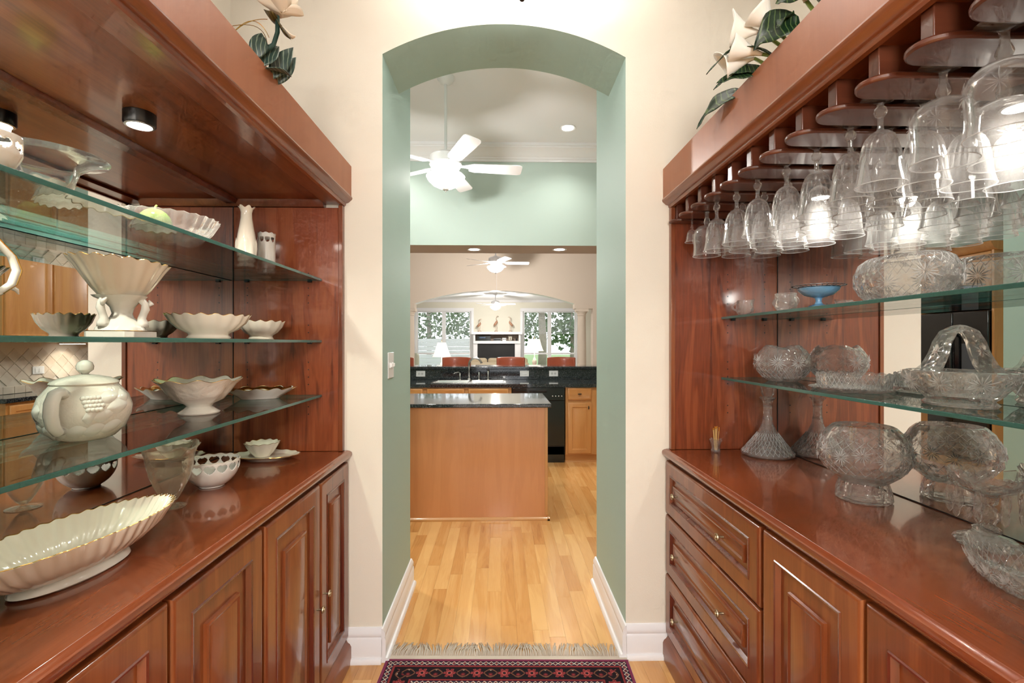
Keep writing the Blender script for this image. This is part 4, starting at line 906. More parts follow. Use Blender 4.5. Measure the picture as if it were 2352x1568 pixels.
# ---- ceiling light of the pantry : only its finial dips into the picture
r = thing('pantry_ceiling_light', 'bronze finial of the pantry ceiling light at the top edge of the picture', 'light', (.075, 1.7, CZ), world=True)
bz = plain('bronze', rgb(60, 48, 40), rough=.4, metal=.8)
build('canopy', M().lathe([(0, 0), (.07, 0), (.07, -.012), (.03, -.03), (.012, -.034), (0, -.034)], 28, c=(.075, 1.7, CZ)), bz, r)
build('rod', M().tube([(.075, 1.7, CZ - .03), (.075, 1.7, 2.7)], .008, 8), bz, r)
build('bowl', M().lathe([(.0, 2.625), (.06, 2.632), (.13, 2.66), (.17, 2.705), (.18, 2.73), (.175, 2.73), (.16, 2.7), (.12, 2.668), (0, 2.64)], 40, c=(.075, 1.7, 0)), fanlite, r)
build('finial', M().lathe([(0, 2.590), (.008, 2.594), (.012, 2.602), (.008, 2.611), (.018, 2.618), (.014, 2.627), (0, 2.628)], 20, c=(.075, 1.7, 0)), bz, r)
lamp('POINT', 'pantry_lamp', (.075, 1.7, 2.695), 16, (1, .96, .91), .03)

# ---- rug
import numpy as np
def rug():
    W, L_ = 1.055, 1.36; st = .0022; nx, ny = int(W / st), int(L_ / st)
    navy, crm, red, dred, blk, rose, brown = [(lin(a), lin(b), lin(c), 1) for a, b, c in ((34, 36, 56), (190, 174, 156), (128, 50, 50), (84, 32, 40), (30, 24, 28), (172, 88, 86), (112, 74, 58))]
    sel = (lin(120), lin(52), lin(80), 1)
    def colour(x, y):
        d = min(x, W - x, y, L_ - y); along = x if min(y, L_ - y) <= min(x, W - x) else y
        def guard(d0, w_):
            t = (d - d0) / w_; p = (along / .046) % 1; z = abs(p - .5) * 2
            if t < .1 or t > .9: return dred
            if abs(t - (.15 + .7 * z)) < .075 or abs(t - (.85 - .7 * z)) < .06: return crm
            if abs(p - .5) * 1.6 + abs(t - .5) < .2: return red
            if (abs(p - .5) - .5) ** 2 * 2.4 + (t - .5) ** 2 < .03: return dred
            return navy
        if d < .012: return sel
        if d < .042: return guard(.012, .03)
        if d < .05: return red
        if d < .125:
            t = (d - .05) / .075 - .5; p = (along / .115) % 1 - .5; q = math.hypot(p * 1.55, t); an = math.atan2(t, p * 1.55)
            if q < .09: return blk
            if q < .15: return rose
            if q < .27 + .07 * cos(6 * an): return red
            if q < .31 + .07 * cos(6 * an): return rose if int(an * 6) % 2 else dred
            vine = .30 * sin(p * 2 * pi + pi / 2) 
            if abs(abs(t) - abs(vine)) < .05 and abs(p) > .25: return brown
            p2 = abs(p) - .5; q2 = math.hypot(p2 * 1.55, t - .12)
            if q2 < .13: return dred if q2 > .07 else red
            if math.hypot(p2 * 1.55, t + .28) < .07: return crm
            return blk
        if d < .132: return red
        if d < .168: return guard(.132, .036)
        if d < .176: return dred
        u, v = (x / .09) % 1 - .5, (y / .09) % 1 - .5; q = math.hypot(u, v); an = math.atan2(v, u)
        if q < .08: return crm
        if q < .2 + .08 * cos(5 * an): return rose
        if q < .32 + .1 * cos(8 * an): return navy
        if abs(u * v) < .012 and q > .35: return brown
        return red
    m = M(); fine = 110
    ysr = [L_ - i * st for i in range(fine)]; y_ = ysr[-1]
    while y_ > .006: y_ -= .006; ysr.append(max(y_, 0))
    ysr = ysr[::-1]; ny = len(ysr) - 1
    for y_ in ysr:
        for i in range(nx + 1): m.v.append((i * st - W / 2, y_ - L_, .008))
    for j in range(ny):
        for i in range(nx): m.f.append((j * (nx + 1) + i, j * (nx + 1) + i + 1, (j + 1) * (nx + 1) + i + 1, (j + 1) * (nx + 1) + i)); m.mi.append(0)
    cols = np.empty((len(m.f), 4), np.float32)
    for j in range(ny):
        ym = (ysr[j] + ysr[j + 1]) / 2
        for i in range(nx): cols[j * nx + i] = colour((i + .5) * st, ym)
    rm, ntr, out = newmat('persian_pile'); p = prin(ntr, out, None, .95, spec=.1); at = N(ntr, 'ShaderNodeAttribute'); at.attribute_name = 'pattern'
    ntr.links.new(at.outputs['Color'], p.inputs['Base Color'])
    r = thing('persian_rug', 'dark red Persian rug with bordered floral pattern and pale fringe', 'rug', (.028, 2.11, .0008), rz=R(-1.6))
    m.v = [(x, y, z) for x, y, z in m.v]
    me = bpy.data.meshes.new('pile'); me.from_pydata(m.v, [], m.f); me.materials.append(rm)
    ca = me.attributes.new('pattern', 'FLOAT_COLOR', 'FACE'); ca.data.foreach_set('color', cols.ravel())
    o = bpy.data.objects.new('pile', me); COL.objects.link(o); o.parent = r
    back = build('backing', M().box(-W / 2, W / 2, -L_, 0, 0, .0075), plain('jute_backing', rgb(190, 176, 156), rough=1), r)
    yarn = plain('fringe_yarn', rgb(196, 184, 168), rough=1)
    build('kilim_band', M().box(-W / 2 - .004, W / 2 + .004, 0, .026, 0, .007), yarn, r, bevel=.002)
    f = M(); rr = random.Random(2); n = 210
    for i in range(n):
        x = -W / 2 + W * (i + .5) / n; sway = .02 * sin(i * .13) + rr.uniform(-.014, .014); ln = .088 + rr.uniform(-.014, .016)
        if i > n - 6: sway += .05; ln += .02
        for k in range(2):
            s2 = sway + rr.uniform(-.006, .006)
            f.tube([(x, .024, .005), (x + .1 * s2, .024 + ln * .3, .009 + rr.uniform(0, .004)), (x + .5 * s2, .024 + ln * .65, .007), (x + s2, .024 + ln, .0025)], [.0022, .002, .0017, .001], 5)
    fo = build('fringe', f, yarn, r, shade='smooth'); fo['kind'] = 'stuff'; fo['label'] = 'pale knotted yarn fringe'
rug()
# ================================================================== KITCHEN
def panel_front(root, name, x0, x1, z0, z1, Y, mat=maple, stile=.05, knob=None, raised=True, axis='y', sgn=-1):
    """cabinet door or drawer front facing -Y (axis y) or +-X (axis x)."""
    rings = [(0, 0), (0, .014), (.004, .019), (.008, .02)]
    if raised and min(x1 - x0, z1 - z0) > .2: rings += [(stile, .02), (stile + .006, .012), (stile + .014, .012), (stile + .04, .019)]
    else: rings += [(.02, .02), (.026, .0175)]
    p = ring_panel(x0, x1, z0, z1, 0, 1, rings)
    if axis == 'y': p.v = [(b, Y - a, c) for a, b, c in p.v]
    else: p.v = [(Y + sgn * a, b, c) for a, b, c in p.v]
    d = build(name, p, mat, root)
    if knob:
        kx, kz_, vert = knob; q = .006, .022
        m = M()
        if vert: m.lathe([(0, -.022), (.005, -.016), (.008, 0), (.005, .016), (0, .022)], 10, c=(kx, Y - .03, kz_))
        else: m.lathe([(0, -.007), (.02, -.004), (.024, 0), (.02, .004), (0, .007)], 10, c=(kx, Y - .03, kz_), sy=.4)
        m.box(kx - .003, kx + .003, Y - .028, Y - .018, kz_ - .003, kz_ + .003)
        build('knob', m, black_m, d)
    return d
# island
r = thing('kitchen_island', 'plain wood-backed kitchen island facing the passage', 'island', (-.3, 4.15, 0), world=True)
bx(r, 'body', -.97, .366, 3.785, 4.52, 0, .884, mat=island_wood)
bx(r, 'corner_trim', .346, .369, 3.78, 3.80, .04, .884, mat=maple)
build('shoe_moulding', M().prism([(3.785, 0), (3.768, 0), (3.768, .012), (3.776, .022), (3.785, .026)], 'x', -.97, .384).prism([(.366, 0), (.384, 0), (.384, .012), (.375, .022), (.366, .026)], 'y', 3.768, 4.52), maple_x, r)
tag(build('island_worktop', M().box(-1.0, .397, 3.752, 4.55, .885, .915), granite_m, bevel=.006), 'polished black granite slab on the kitchen island', 'worktop')
# sink run
r = thing('sink_cabinet', 'maple sink base cabinet behind the island', 'cabinet', (-.6, 5.9, 0), world=True)
build('body', M().box(-1.5, .125, 5.6, 5.62, .09, .874).box(-1.5, -1.48, 5.62, 6.24, .09, .874).box(.105, .125, 5.62, 6.24, .09, .874).box(-1.48, .105, 5.62, 6.24, .09, .11), maple, r); bx(r, 'toe_kick', -1.5, .125, 5.66, 6.2, 0, .09, mat=maple_x)
for x0, x1 in ((-1.45, -.9), (-.85, -.42), (-.37, .09)):
    panel_front(r, 'false_drawer', x0, x1, .72, .862, 5.6, maple_x); panel_front(r, 'door', x0, x1, .115, .70, 5.6, maple)
r = thing('dishwasher', 'black dishwasher under the sink counter', 'dishwasher', (.437, 5.9, 0), world=True)
bx(r, 'body', .132, .742, 5.6, 6.2, .09, .872, mat=black_m); bx(r, 'door', .135, .739, 5.572, 5.6, .2, .72, mat=black)
cpn = bx(r, 'control_panel', .135, .739, 5.566, 5.6, .725, .87, mat=black)
build('handle_recess', M().prism([(5.565, .845), (5.556, .842), (5.556, .826), (5.565, .818)], 'x', .33, .53), black_m, cpn)
build('vent', M().box(.17, .3, 5.563, 5.567, .835, .838).box(.17, .3, 5.563, 5.567, .843, .846).box(.17, .3, 5.563, 5.567, .851, .854), black_m, cpn)
for i in range(4): build('button', M().lathe([(0, 0), (.007, 0), (.007, .004), (0, .005)], 10).xf(Matrix.Translation((.6 + i * .035, 5.566, .775)) @ Matrix.Rotation(pi / 2, 4, 'X')), steel, cpn)
bx(r, 'toe_panel', .135, .739, 5.6, 5.62, .0, .185, mat=black)
r = thing('drawer_door_cabinet', 'maple base cabinet with one drawer over one door, right of the dishwasher', 'cabinet', (.94, 5.9, 0), world=True)
bx(r, 'body', .752, 1.125, 5.6, 6.24, .09, .874, mat=maple); bx(r, 'toe_kick', .752, 1.125, 5.625, 6.2, 0, .09, mat=maple_x)
build('shoe_moulding', M().prism([(5.625, 0), (5.608, 0), (5.612, .016), (5.625, .022)], 'x', .752, 1.125), maple_x, r)
panel_front(r, 'drawer', .778, 1.052, .728, .866, 5.6, maple_x, knob=(.915, .797, False)); panel_front(r, 'door', .778, 1.052, .105, .694, 5.6, maple, knob=(1.02, .64, True))
r = thing('drawer_cabinet', 'maple drawer cabinet cut off by the right jamb', 'cabinet', (1.4, 5.9, 0), world=True)
bx(r, 'body', 1.128, 1.7, 5.6, 6.24, .09, .874, mat=maple); bx(r, 'toe_kick', 1.128, 1.7, 5.625, 6.2, 0, .09, mat=maple_x)
for z0, z1 in ((.728, .866), (.57, .71), (.41, .55), (.105, .39)): panel_front(r, 'drawer', 1.15, 1.66, z0, z1, 5.6, maple_x)
sx0, sx1, sy0_, sy1_ = -.80, .045, 5.70, 6.10
ct = M()
for a in ((-1.55, sx0, 5.572, 6.25), (sx1, 2.24, 5.572, 6.25), (sx0, sx1, 5.572, sy0_), (sx0, sx1, sy1_, 6.25)): ct.box(*a, .875, .914)
tag(build('sink_worktop', ct, granite_m), 'black granite sink counter along the raised bar', 'worktop')
r = thing('kitchen_sink', 'stainless double-bowl sink set in the granite counter', 'sink', (-.38, 5.9, .914), world=True)
rim = M()
for a in ((sx0 - .02, sx1 + .02, sy0_ - .02, sy0_ + .015), (sx0 - .02, sx1 + .02, sy1_ - .015, sy1_ + .05), (sx0 - .02, sx0 + .015, sy0_, sy1_), (sx1 - .015, sx1 + .02, sy0_, sy1_), (-.39, -.36, sy0_, sy1_)): rim.box(*a, .9145, .921)
build('rim', rim, steel, r, bevel=.003)
for x0, x1 in ((sx0 + .016, -.392), (-.358, sx1 - .016)):
    b = M(); y0, y1, z0, z1 = sy0_ + .016, sy1_ - .016, .73, .9185
    b.add([(x0, y0, z1), (x1, y0, z1), (x1, y1, z1), (x0, y1, z1), (x0 + .03, y0 + .03, z0), (x1 - .03, y0 + .03, z0), (x1 - .03, y1 - .03, z0), (x0 + .03, y1 - .03, z0)], [(0, 1, 5, 4), (1, 2, 6, 5), (2, 3, 7, 6), (3, 0, 4, 7), (4, 5, 6, 7)])
    build('basin', b, steel, r)
r = thing('kitchen_faucet', 'tall curved steel gooseneck faucet behind the sink', 'faucet', (-.40, 6.13, .9215), world=True)
fpt = [(-.40, 6.13, .9215), (-.40, 6.13, 1.08)] + [(-.32 - .08 * cos(a), 6.13 - .06 * sin(a) * .3, 1.11 + .088 * sin(a)) for a in [pi * i / 12 * .92 for i in range(0, 13)]]
build('spout', M().tube(fpt, [.014] * (len(fpt) - 2) + [.013, .015], 12), steel, r, shade='smooth'); build('base', M().lathe([(0, 0), (.028, 0), (.026, .012), (.016, .02), (0, .02)], 20, c=(-.40, 6.13, .9215)), steel, r)
for nm, x, h, lb in (('soap_dispenser', -.515, .085, 'small steel soap dispenser left of the faucet'), ('faucet_handle', -.275, .1, 'steel faucet handle post right of the gooseneck'), ('side_sprayer', -.16, .115, 'steel side sprayer at the right end of the sink')):
    t = thing(nm, lb, nm.split('_')[-1], (x, 6.13, .9215))
    build('base', M().lathe([(0, 0), (.022, 0), (.02, .008), (.012, .014), (0, .015)], 16), steel, t)
    build('body', M().lathe([(.011, .012), (.013, .03), (.0115, h * .6), (.013, h * .85), (.009, h), (0, h)], 16), steel, t)
    if nm == 'soap_dispenser': build('nozzle', M().tube([(0, 0, h), (-.02, -.01, h + .01), (-.06, -.03, h + .004), (-.075, -.04, h - .008)], [.008, .007, .006, .005], 8), steel, t)
    if nm == 'side_sprayer': build('spray_head', M().lathe([(.01, h), (.017, h + .006), (.018, h + .016), (.01, h + .022), (0, h + .022)], 14), black_m, t)
r = thing('bar_counter', 'raised black granite breakfast bar with splashback', 'bar', (0, 6.4, 0), world=True)
bx(r, 'knee_wall', -2.4, 2.24, 6.275, 6.42, 0, 1.05, mat=cream2); bx(r, 'splashback', -2.4, 2.24, 6.252, 6.275, .9145, 1.05, mat=granite_m)
bx(r, 'bar_top', -2.4, 2.24, 6.215, 6.70, 1.05, 1.085, mat=granite_m, bevel=.008)
for i, (x, lb) in enumerate(((-1.03, 'white outlet on the splashback left of the sink'), (.307, 'white switch plate on the splashback right of the sink'), (.685, 'white outlet on the splashback above the dishwasher'))):
    o = thing('wall_outlet', lb, 'outlet', (x, 6.252, 1.0), world=True)
    pl_ = build('plate', M().box(x - .058, x + .058, 6.245, 6.2519, .955, 1.03), white_pl, o, bevel=.002)
    if i == 1: build('rocker', M().box(x - .03, x + .03, 6.241, 6.2455, .976, 1.01), white_pl, pl_, bevel=.002)
    else:
        for dx in (-.02, .02): build('socket', M().lathe([(0, 0), (.015, 0), (.015, .003), (0, .003)], 12).xf(Matrix.Translation((x + dx, 6.245, .992)) @ Matrix.Rotation(pi / 2, 4, 'X')), plain('socket_grey', rgb(200, 200, 198)) if 'socket_grey' not in bpy.data.materials else bpy.data.materials['socket_grey'], pl_)
# right-hand run, seen in the china hutch's mirror
RX = 2.2495
r = thing('backsplash', 'diagonal travertine tile backsplash reflected in the left mirror', 'backsplash', (RX, 5.0, .92), world=True)
build('grout_bed', M().box(RX - .006, RX, 4.2, 5.57, .915, 1.395), grout_m, r, shade='flat')
d = .14; tm = {}
for i in range(-2, 14):
    for j in range(-1, 5):
        for h in (0, 1):
            yc, zc = 4.2 + (i + .5 * h) * d, .99 + (j + .5 * h) * d
            e_ = d / 2 - .003; poly = [(yc - e_, zc), (yc, zc - e_), (yc + e_, zc), (yc, zc + e_)]
            if min(p[0] for p in poly) < 4.2 or max(p[0] for p in poly) > 5.57 or min(p[1] for p in poly) < .985 or max(p[1] for p in poly) > 1.393: continue
            if not tm:
                o = build('tile', M().prism([(p - yc, q - zc) for p, q in poly], 'x', -.011, -.0055), tile_m, r); tm['m'] = o.data; me_off = Vector(r['_w'])
                o.data.transform(Matrix.Translation(me_off))
            else: o = bpy.data.objects.new('tile', tm['m']); COL.objects.link(o); o.parent = r
            o.location = Vector((RX, yc, zc)) - Vector(r['_w'])
for k in range(13): build('border_tile', M().box(RX - .011, RX - .0055, 4.203 + k * .105, 4.203 + k * .105 + .1, .918, .982), tile_m, r, shade='flat')
o = thing('backsplash_outlet', 'white outlet plate on the diagonal tile backsplash', 'outlet', (RX - .0115, 4.85, 1.12), world=True)
build('plate', M().box(RX - .017, RX - .0115, 4.79, 4.91, 1.085, 1.16), white_pl, o, bevel=.002); build('sockets', M().box(RX - .019, RX - .0165, 4.815, 4.845, 1.1, 1.14).box(RX - .019, RX - .0165, 4.855, 4.885, 1.1, 1.14), white_pl, o)
r = thing('side_base_cabinet', 'maple base cabinet under the tiled backsplash, seen in the left mirror', 'cabinet', (2.05, 4.9, 0), world=True)
bx(r, 'body', 1.9, 2.248, 4.2, 5.565, .09, .874, mat=maple); bx(r, 'toe_kick', 1.95, 2.248, 4.2, 5.565, 0, .09, mat=maple)
for k in range(3): panel_front(r, 'door', 4.22 + k * .45, 4.65 + k * .45, .11, .85, 1.9, maple, axis='x')
tag(build('side_worktop', M().box(1.875, 2.2485, 4.18, 5.57, .875, .9145), granite_m, bevel=.004), 'black granite strip of worktop under the tiled backsplash', 'worktop')
for k in range(3):
    y0 = 4.2 + k * .455
    r = thing('upper_cabinet', ('maple wall cabinet above the tiles, nearest the passage', 'maple wall cabinet above the tiles, middle one', 'maple wall cabinet above the tiles, nearest the bar')[k], 'cabinet', (2.1, y0 + .22, 1.396), world=True, group='maple wall cabinets')
    bx(r, 'body', 1.93, 2.248, y0, y0 + .453, 1.396, 2.2, mat=maple); panel_front(r, 'door', y0 + .01, y0 + .443, 1.41, 2.185, 1.93, maple, axis='x')
    build('crown', M().prism([(1.93, 2.2), (1.89, 2.25), (1.89, 2.265), (2.248, 2.265), (2.248, 2.2)], 'y', y0, y0 + .453), maple, r)
r = thing('under_cabinet_light', 'lit strip light under the maple wall cabinets', 'light', (2.12, 5.1, 1.375), world=True)
build('housing', M().box(2.09, 2.15, 4.95, 5.25, 1.38, 1.3955), white_pl, r); build('lens', M().box(2.1, 2.14, 4.97, 5.23, 1.376, 1.38), bulb_m, r)
lamp('SPOT', 'under_cabinet_lamp', (2.12, 5.1, 1.37), 14, (1, .9, .75), .03, spot=140)
# fridge on the left, seen in the crystal hutch's mirror
r = thing('refrigerator', 'black side-by-side refrigerator reflected in the right mirror', 'refrigerator', (-3.36, 5.72, 0), world=True)
bx(r, 'body', -3.72, -3.07, 5.27, 6.17, .02, 1.76, mat=black_m)
for y0, y1, nm in ((5.272, 5.70, 'freezer_door'), (5.706, 6.168, 'fridge_door')):
    dd = bx(r, nm, -3.07, -3.0, y0, y1, .06, 1.755, mat=black, bevel=.012); yh = y1 - .04 if nm == 'freezer_door' else y0 + .04
    build('handle', M().tube([(-3.0, yh, .6), (-2.95, yh, .63), (-2.945, yh, 1.1), (-2.945, yh, 1.45), (-3.0, yh, 1.5)], .013, 8), black, dd, shade='smooth')
    if nm == 'freezer_door': build('dispenser', M().box(-3.004, -2.996, 5.38, 5.58, 1.0, 1.38), plain('dispenser_grey', rgb(70, 74, 80), rough=.3), dd)
r = thing('fridge_surround', 'maple cabinet and crown built over the black refrigerator', 'cabinet', (-3.36, 5.72, 1.78), world=True)
bx(r, 'side_panel', -3.74, -3.03, 5.235, 5.262, 0, 2.44, mat=maple); bx(r, 'side_panel', -3.74, -3.03, 6.178, 6.205, 0, 2.44, mat=maple)
bx(r, 'body', -3.74, -3.05, 5.262, 6.178, 1.79, 2.44, mat=maple)
for y0, y1 in ((5.27, 5.71), (5.72, 6.17)): panel_front(r, 'door', y0, y1, 1.80, 2.42, -3.05, maple, axis='x', sgn=1)
build('crown', M().prism([(-3.05, 2.42), (-3.0, 2.44), (-2.96, 2.5), (-2.96, 2.52), (-3.74, 2.52), (-3.74, 2.42)], 'y', 5.2, 6.22), maple, r)

# lights
def recessed(x, y, z, label, power):
    r = thing('recessed_light', label, 'light', (x, y, z - .006), group='recessed ceiling lights')
    build('trim', M().lathe([(.062, .004), (.085, 0), (.088, .003), (.085, .006), (.06, .006)], 32, close=True), white, r); build('lens', M().lathe([(0, .003), (.062, .003), (.062, .0055), (0, .0055)], 28), glow_m, r)
    lamp('SPOT', 'recessed_lamp', (x, y, z - .03), power, (1, .95, .88), .06, spot=130)
recessed(.712, 5.118, KZ, 'lit recessed light in the white kitchen ceiling', 26)
recessed(-1.2, 5.118, KZ, 'recessed kitchen ceiling light hidden left of the passage', 40)
recessed(-1.2, 3.4, KZ, 'recessed kitchen ceiling light hidden behind the left jamb', 110); recessed(.712, 3.4, KZ, 'recessed kitchen ceiling light hidden above the arch', 110)
recessed(-.322, 5.87, 2.522, 'lit recessed light under the header, left one', 36); recessed(.713, 5.85, 2.522, 'lit recessed light under the header, right one', 36)
def fan(x, y, zc, zb, label, phi, power, sc=1.0, chain=.0):
    r = thing('ceiling_fan', label, 'ceiling fan', (x, y, zc), group='white ceiling fans')
    z = zb - zc
    build('canopy', M().lathe([(0, 0), (.075, 0), (.074, -.02), (.05, -.05), (.03, -.062), (.012, -.066), (0, -.066)], 32), white, r)
    build('downrod', M().tube([(0, 0, -.06), (0, 0, z + .14)], .0125, 10), white, r)
    build('motor_housing', M().lathe([(0, z + .15), (.03, z + .15), (.045, z + .135), (.1, z + .125), (.135, z + .1), (.14, z + .06), (.13, z + .04), (.14, z + .03), (.12, z - .0), (.06, z - .03), (.05, z - .06), (0, z - .06)], 40), white, r)
    for k in range(5):
        a = phi + 2 * pi * k / 5
        rot = Matrix.Rotation(a, 4, 'Z')
        pts = [(.2, -.045), (.24, -.06), (.5, -.07), (.63, -.072), (.655, -.06), (.66, -.04), (.66, .04), (.655, .06), (.63, .072), (.5, .07), (.24, .06), (.2, .045)]
        b = M().prism(pts, 'z', -.003, .003); b.xf(rot @ Matrix.Translation((0, 0, z + .015)) @ Matrix.Rotation(R(-13), 4, 'X'))
        bl = build('blade', b, white, r)
        ir = M().prism([(.1, -.02), (.16, -.016), (.2, -.03), (.27, -.028), (.285, 0), (.27, .028), (.2, .03), (.16, .016), (.1, .02)], 'z', .004, .009); ir.xf(rot @ Matrix.Translation((0, 0, z + .018)) @ Matrix.Rotation(R(-13), 4, 'X')); build('blade_iron', ir, white, bl)
    build('light_bowl', M().lathe([(.06, z - .045), (.15, z - .055), (.165, z - .07), (.15, z - .1), (.11, z - .14), (.06, z - .165), (.02, z - .175), (0, z - .176)], 40), fanlite, r)
    build('finial', M().lathe([(0, z - .172), (.03, z - .174), (.024, z - .185), (.008, z - .19), (.006, z - .2), (0, z - .205)], 20), white, r)
    if chain: build('pull_chain', M().tube([(.02, 0, z - .18), (.02, 0, z - .18 - chain)], .002, 5), white, r)
    lamp('POINT', 'fan_lamp', (x, y, zb - .105), power, (1, .96, .91), .04)
fan(-.472, 4.16, KZ, 2.885, 'white five-blade ceiling fan with lit bowl in the kitchen', R(6.5), 92)
fan(-.10, 9.4, KZ, 2.93, 'white ceiling fan in the dining area behind the header', R(4), 330, chain=.45)
fan(-.17, 15.6, 2.98, 2.62, 'white ceiling fan in the living room under the far arch', R(-10), 260)

# ================================================================== FAR ROOMS
def stool(x, label):
    r = thing('bar_stool', label, 'stool', (x, 7.0, 0), group='leather bar stools')
    def bk(u, v):
        a = (u - .5) * 1.5; return (.30 * sin(a), .2 - .08 + .24 * cos(a) - .12, .88 + .29 * v + .01 * (1 - (2 * u - 1) ** 2) * v)
    build('backrest', M().sheet(bk, 16, 6), stool_leather, r, solid=.045, shade='smooth', bevel=.01)
    build('seat', M().lathe([(0, .68), (.2, .68), (.22, .7), (.22, .73), (.19, .755), (0, .765)], 28), stool_leather, r)
    for dx in (-.15, .15):
        for dy in (-.15, .15): build('leg', M().tube([(dx * .85, dy * .85, .69), (dx * 1.25, dy * 1.25, .0125)], .016, 8), cherry_z, r)
    build('foot_ring', M().tube([(.2 * cos(t), .2 * sin(t), .28) for t in [2 * pi * i / 24 for i in range(24)]], .011, 6, closed=True), steel, r)
    for dx in (-.16, .16): build('back_post', M().tube([(dx, .18, .7), (dx, .2, .92)], .013, 8), cherry_z, r)
for x, lb in ((-1.5, 'red leather bar stool cut off by the left jamb'), (-.655, 'red leather bar stool behind the sink, left of the faucet'), (.15, 'red leather bar stool in the middle, right of the faucet'), (.905, 'red leather bar stool nearest the right jamb')): stool(x, lb)
for x, lb in ((2.04, 'beige column right of the far arch'), (-2.265, 'beige column left of the far arch')):
    r = thing('column', lb, 'column', (x, 12.14, 0.012))
    build('base', M().box(-.15, .15, -.15, .15, 0, .1).lathe([(.14, .1), (.145, .12), (.13, .15), (.115, .16), (0, .16)], 28), cream2, r); build('shaft', M().lathe([(.115, .16), (.112, 1.2), (.1, 2.05), (0, 2.05)], 32), cream2, r)
    build('capital', M().lathe([(.1, 2.05), (.115, 2.07), (.105, 2.09), (.12, 2.12), (.145, 2.16), (0, 2.16)], 32).box(-.155, .155, -.138, .138, 2.16, 2.226), cream2, r)
r = thing('mantel', 'white mantel surround with an open shelf, between the far windows', 'mantel', (-.13, 17.8, 0.012), world=True)
bx(r, 'top_shelf', -1.07, .79, 17.6, 17.998, 1.70, 1.79, mat=white); bx(r, 'lower_shelf', -1.0, .73, 17.66, 17.998, 1.36, 1.46, mat=white)
for x0, x1 in ((-1.0, -.93), (.66, .73)): bx(r, 'pilaster', x0, x1, 17.68, 17.998, 1.46, 1.70, mat=white)
for x0, x1 in ((-1.0, -.85), (.52, .73)): bx(r, 'leg', x0, x1, 17.7, 17.998, .012, 1.36, mat=white)
build('niche_back', M().box(-.93, .66, 17.97, 17.998, 1.46, 1.70), plain('niche_taupe', rgb(150, 132, 118), rough=.8), r)
tag(build('tv_panel', M().box(-.848, .518, 17.74, 17.998, .03, 1.355), black_m), 'black television screen panel in the mantel surround', 'screen')  # television panel below the mantel shelf
def gadget(name, lb, cat, x0, x1, z1, mat, d=.24):
    o = thing(name, lb, cat, ((x0 + x1) / 2, 17.8, 1.4605), world=True); bx(o, 'case', x0, x1, 17.7, 17.7 + d, 1.4605, z1, mat=mat, bevel=.004); return o
o = gadget('av_receiver', 'black receiver at the left of the mantel shelf', 'receiver', -.86, -.37, 1.64, black); build('display', M().box(-.78, -.55, 17.698, 17.70, 1.56, 1.6), plain('display_blue', rgb(70, 90, 120), rough=.2), o)
o = gadget('disc_player', 'flat black disc player in the middle of the mantel shelf', 'player', -.26, .02, 1.56, black); build('front', M().box(-.24, 0, 17.697, 17.70, 1.49, 1.53), black_m, o)
o = gadget('small_radio', 'small white box with two dials on the mantel shelf', 'radio', .06, .2, 1.57, white_pl, .12)
for dx in (.1, .16): build('dial', M().lathe([(0, 0), (.018, 0), (.018, .006), (0, .006)], 12).xf(Matrix.Translation((dx, 17.7, 1.52)) @ Matrix.Rotation(pi / 2, 4, 'X')), black_m, o)
o = gadget('picture_frame', 'small wooden picture frame at the right of the mantel shelf', 'frame', .28, .42, 1.64, bark, .03); build('photo', M().box(.30, .40, 17.697, 17.70, 1.49, 1.61), cream, o); build('photo_figure', M().lathe([(0, 0), (.022, .002), (.026, .03), (.012, .06), (.018, .075), (.012, .095), (0, .098)], 10, sy=.1, c=(.35, 17.697, 1.5)), bark, o)
gadget('black_speaker', 'tiny black speaker at the right end of the mantel shelf', 'speaker', .55, .62, 1.55, black_m, .1)
crn = plain('figurine_glaze', rgb(196, 172, 150), rough=.3); crn2 = plain('figurine_rust', rgb(176, 132, 104), rough=.4)
for x, h, sg, lb in ((-.78, .5, 1, 'crane figurine at the left of the mantel'), (-.17, .62, 1, 'tallest crane figurine, middle of the mantel'), (.36, .58, -1, 'crane figurine at the right of the mantel')):
    o = thing('crane_figurine', lb, 'figurine', (x, 17.78, 1.7905), group='crane figurines')
    build('base', M().lathe([(0, 0), (.07, 0), (.06, .04), (.02, .06), (0, .06)], 12), crn, o)
    for dx in (-.02, .025): build('leg', M().tube([(dx, 0, .05), (dx * 1.3, 0, h * .45)], .008, 6), crn, o)
    build('body', M().tube([(-.09 * sg, 0, h * .36), (-.04 * sg, 0, h * .45), (.02 * sg, 0, h * .58), (.045 * sg, 0, h * .66)], [.012, .045, .045, .02], 10), crn2, o, shade='smooth')
    build('neck', M().tube([(.04 * sg, 0, h * .64), (.0, 0, h * .78), (.02 * sg, 0, h * .9), (.05 * sg, 0, h * .95), (.1 * sg, 0, h * .92)], [.018, .013, .012, .016, .003], 8), crn, o, shade='smooth')
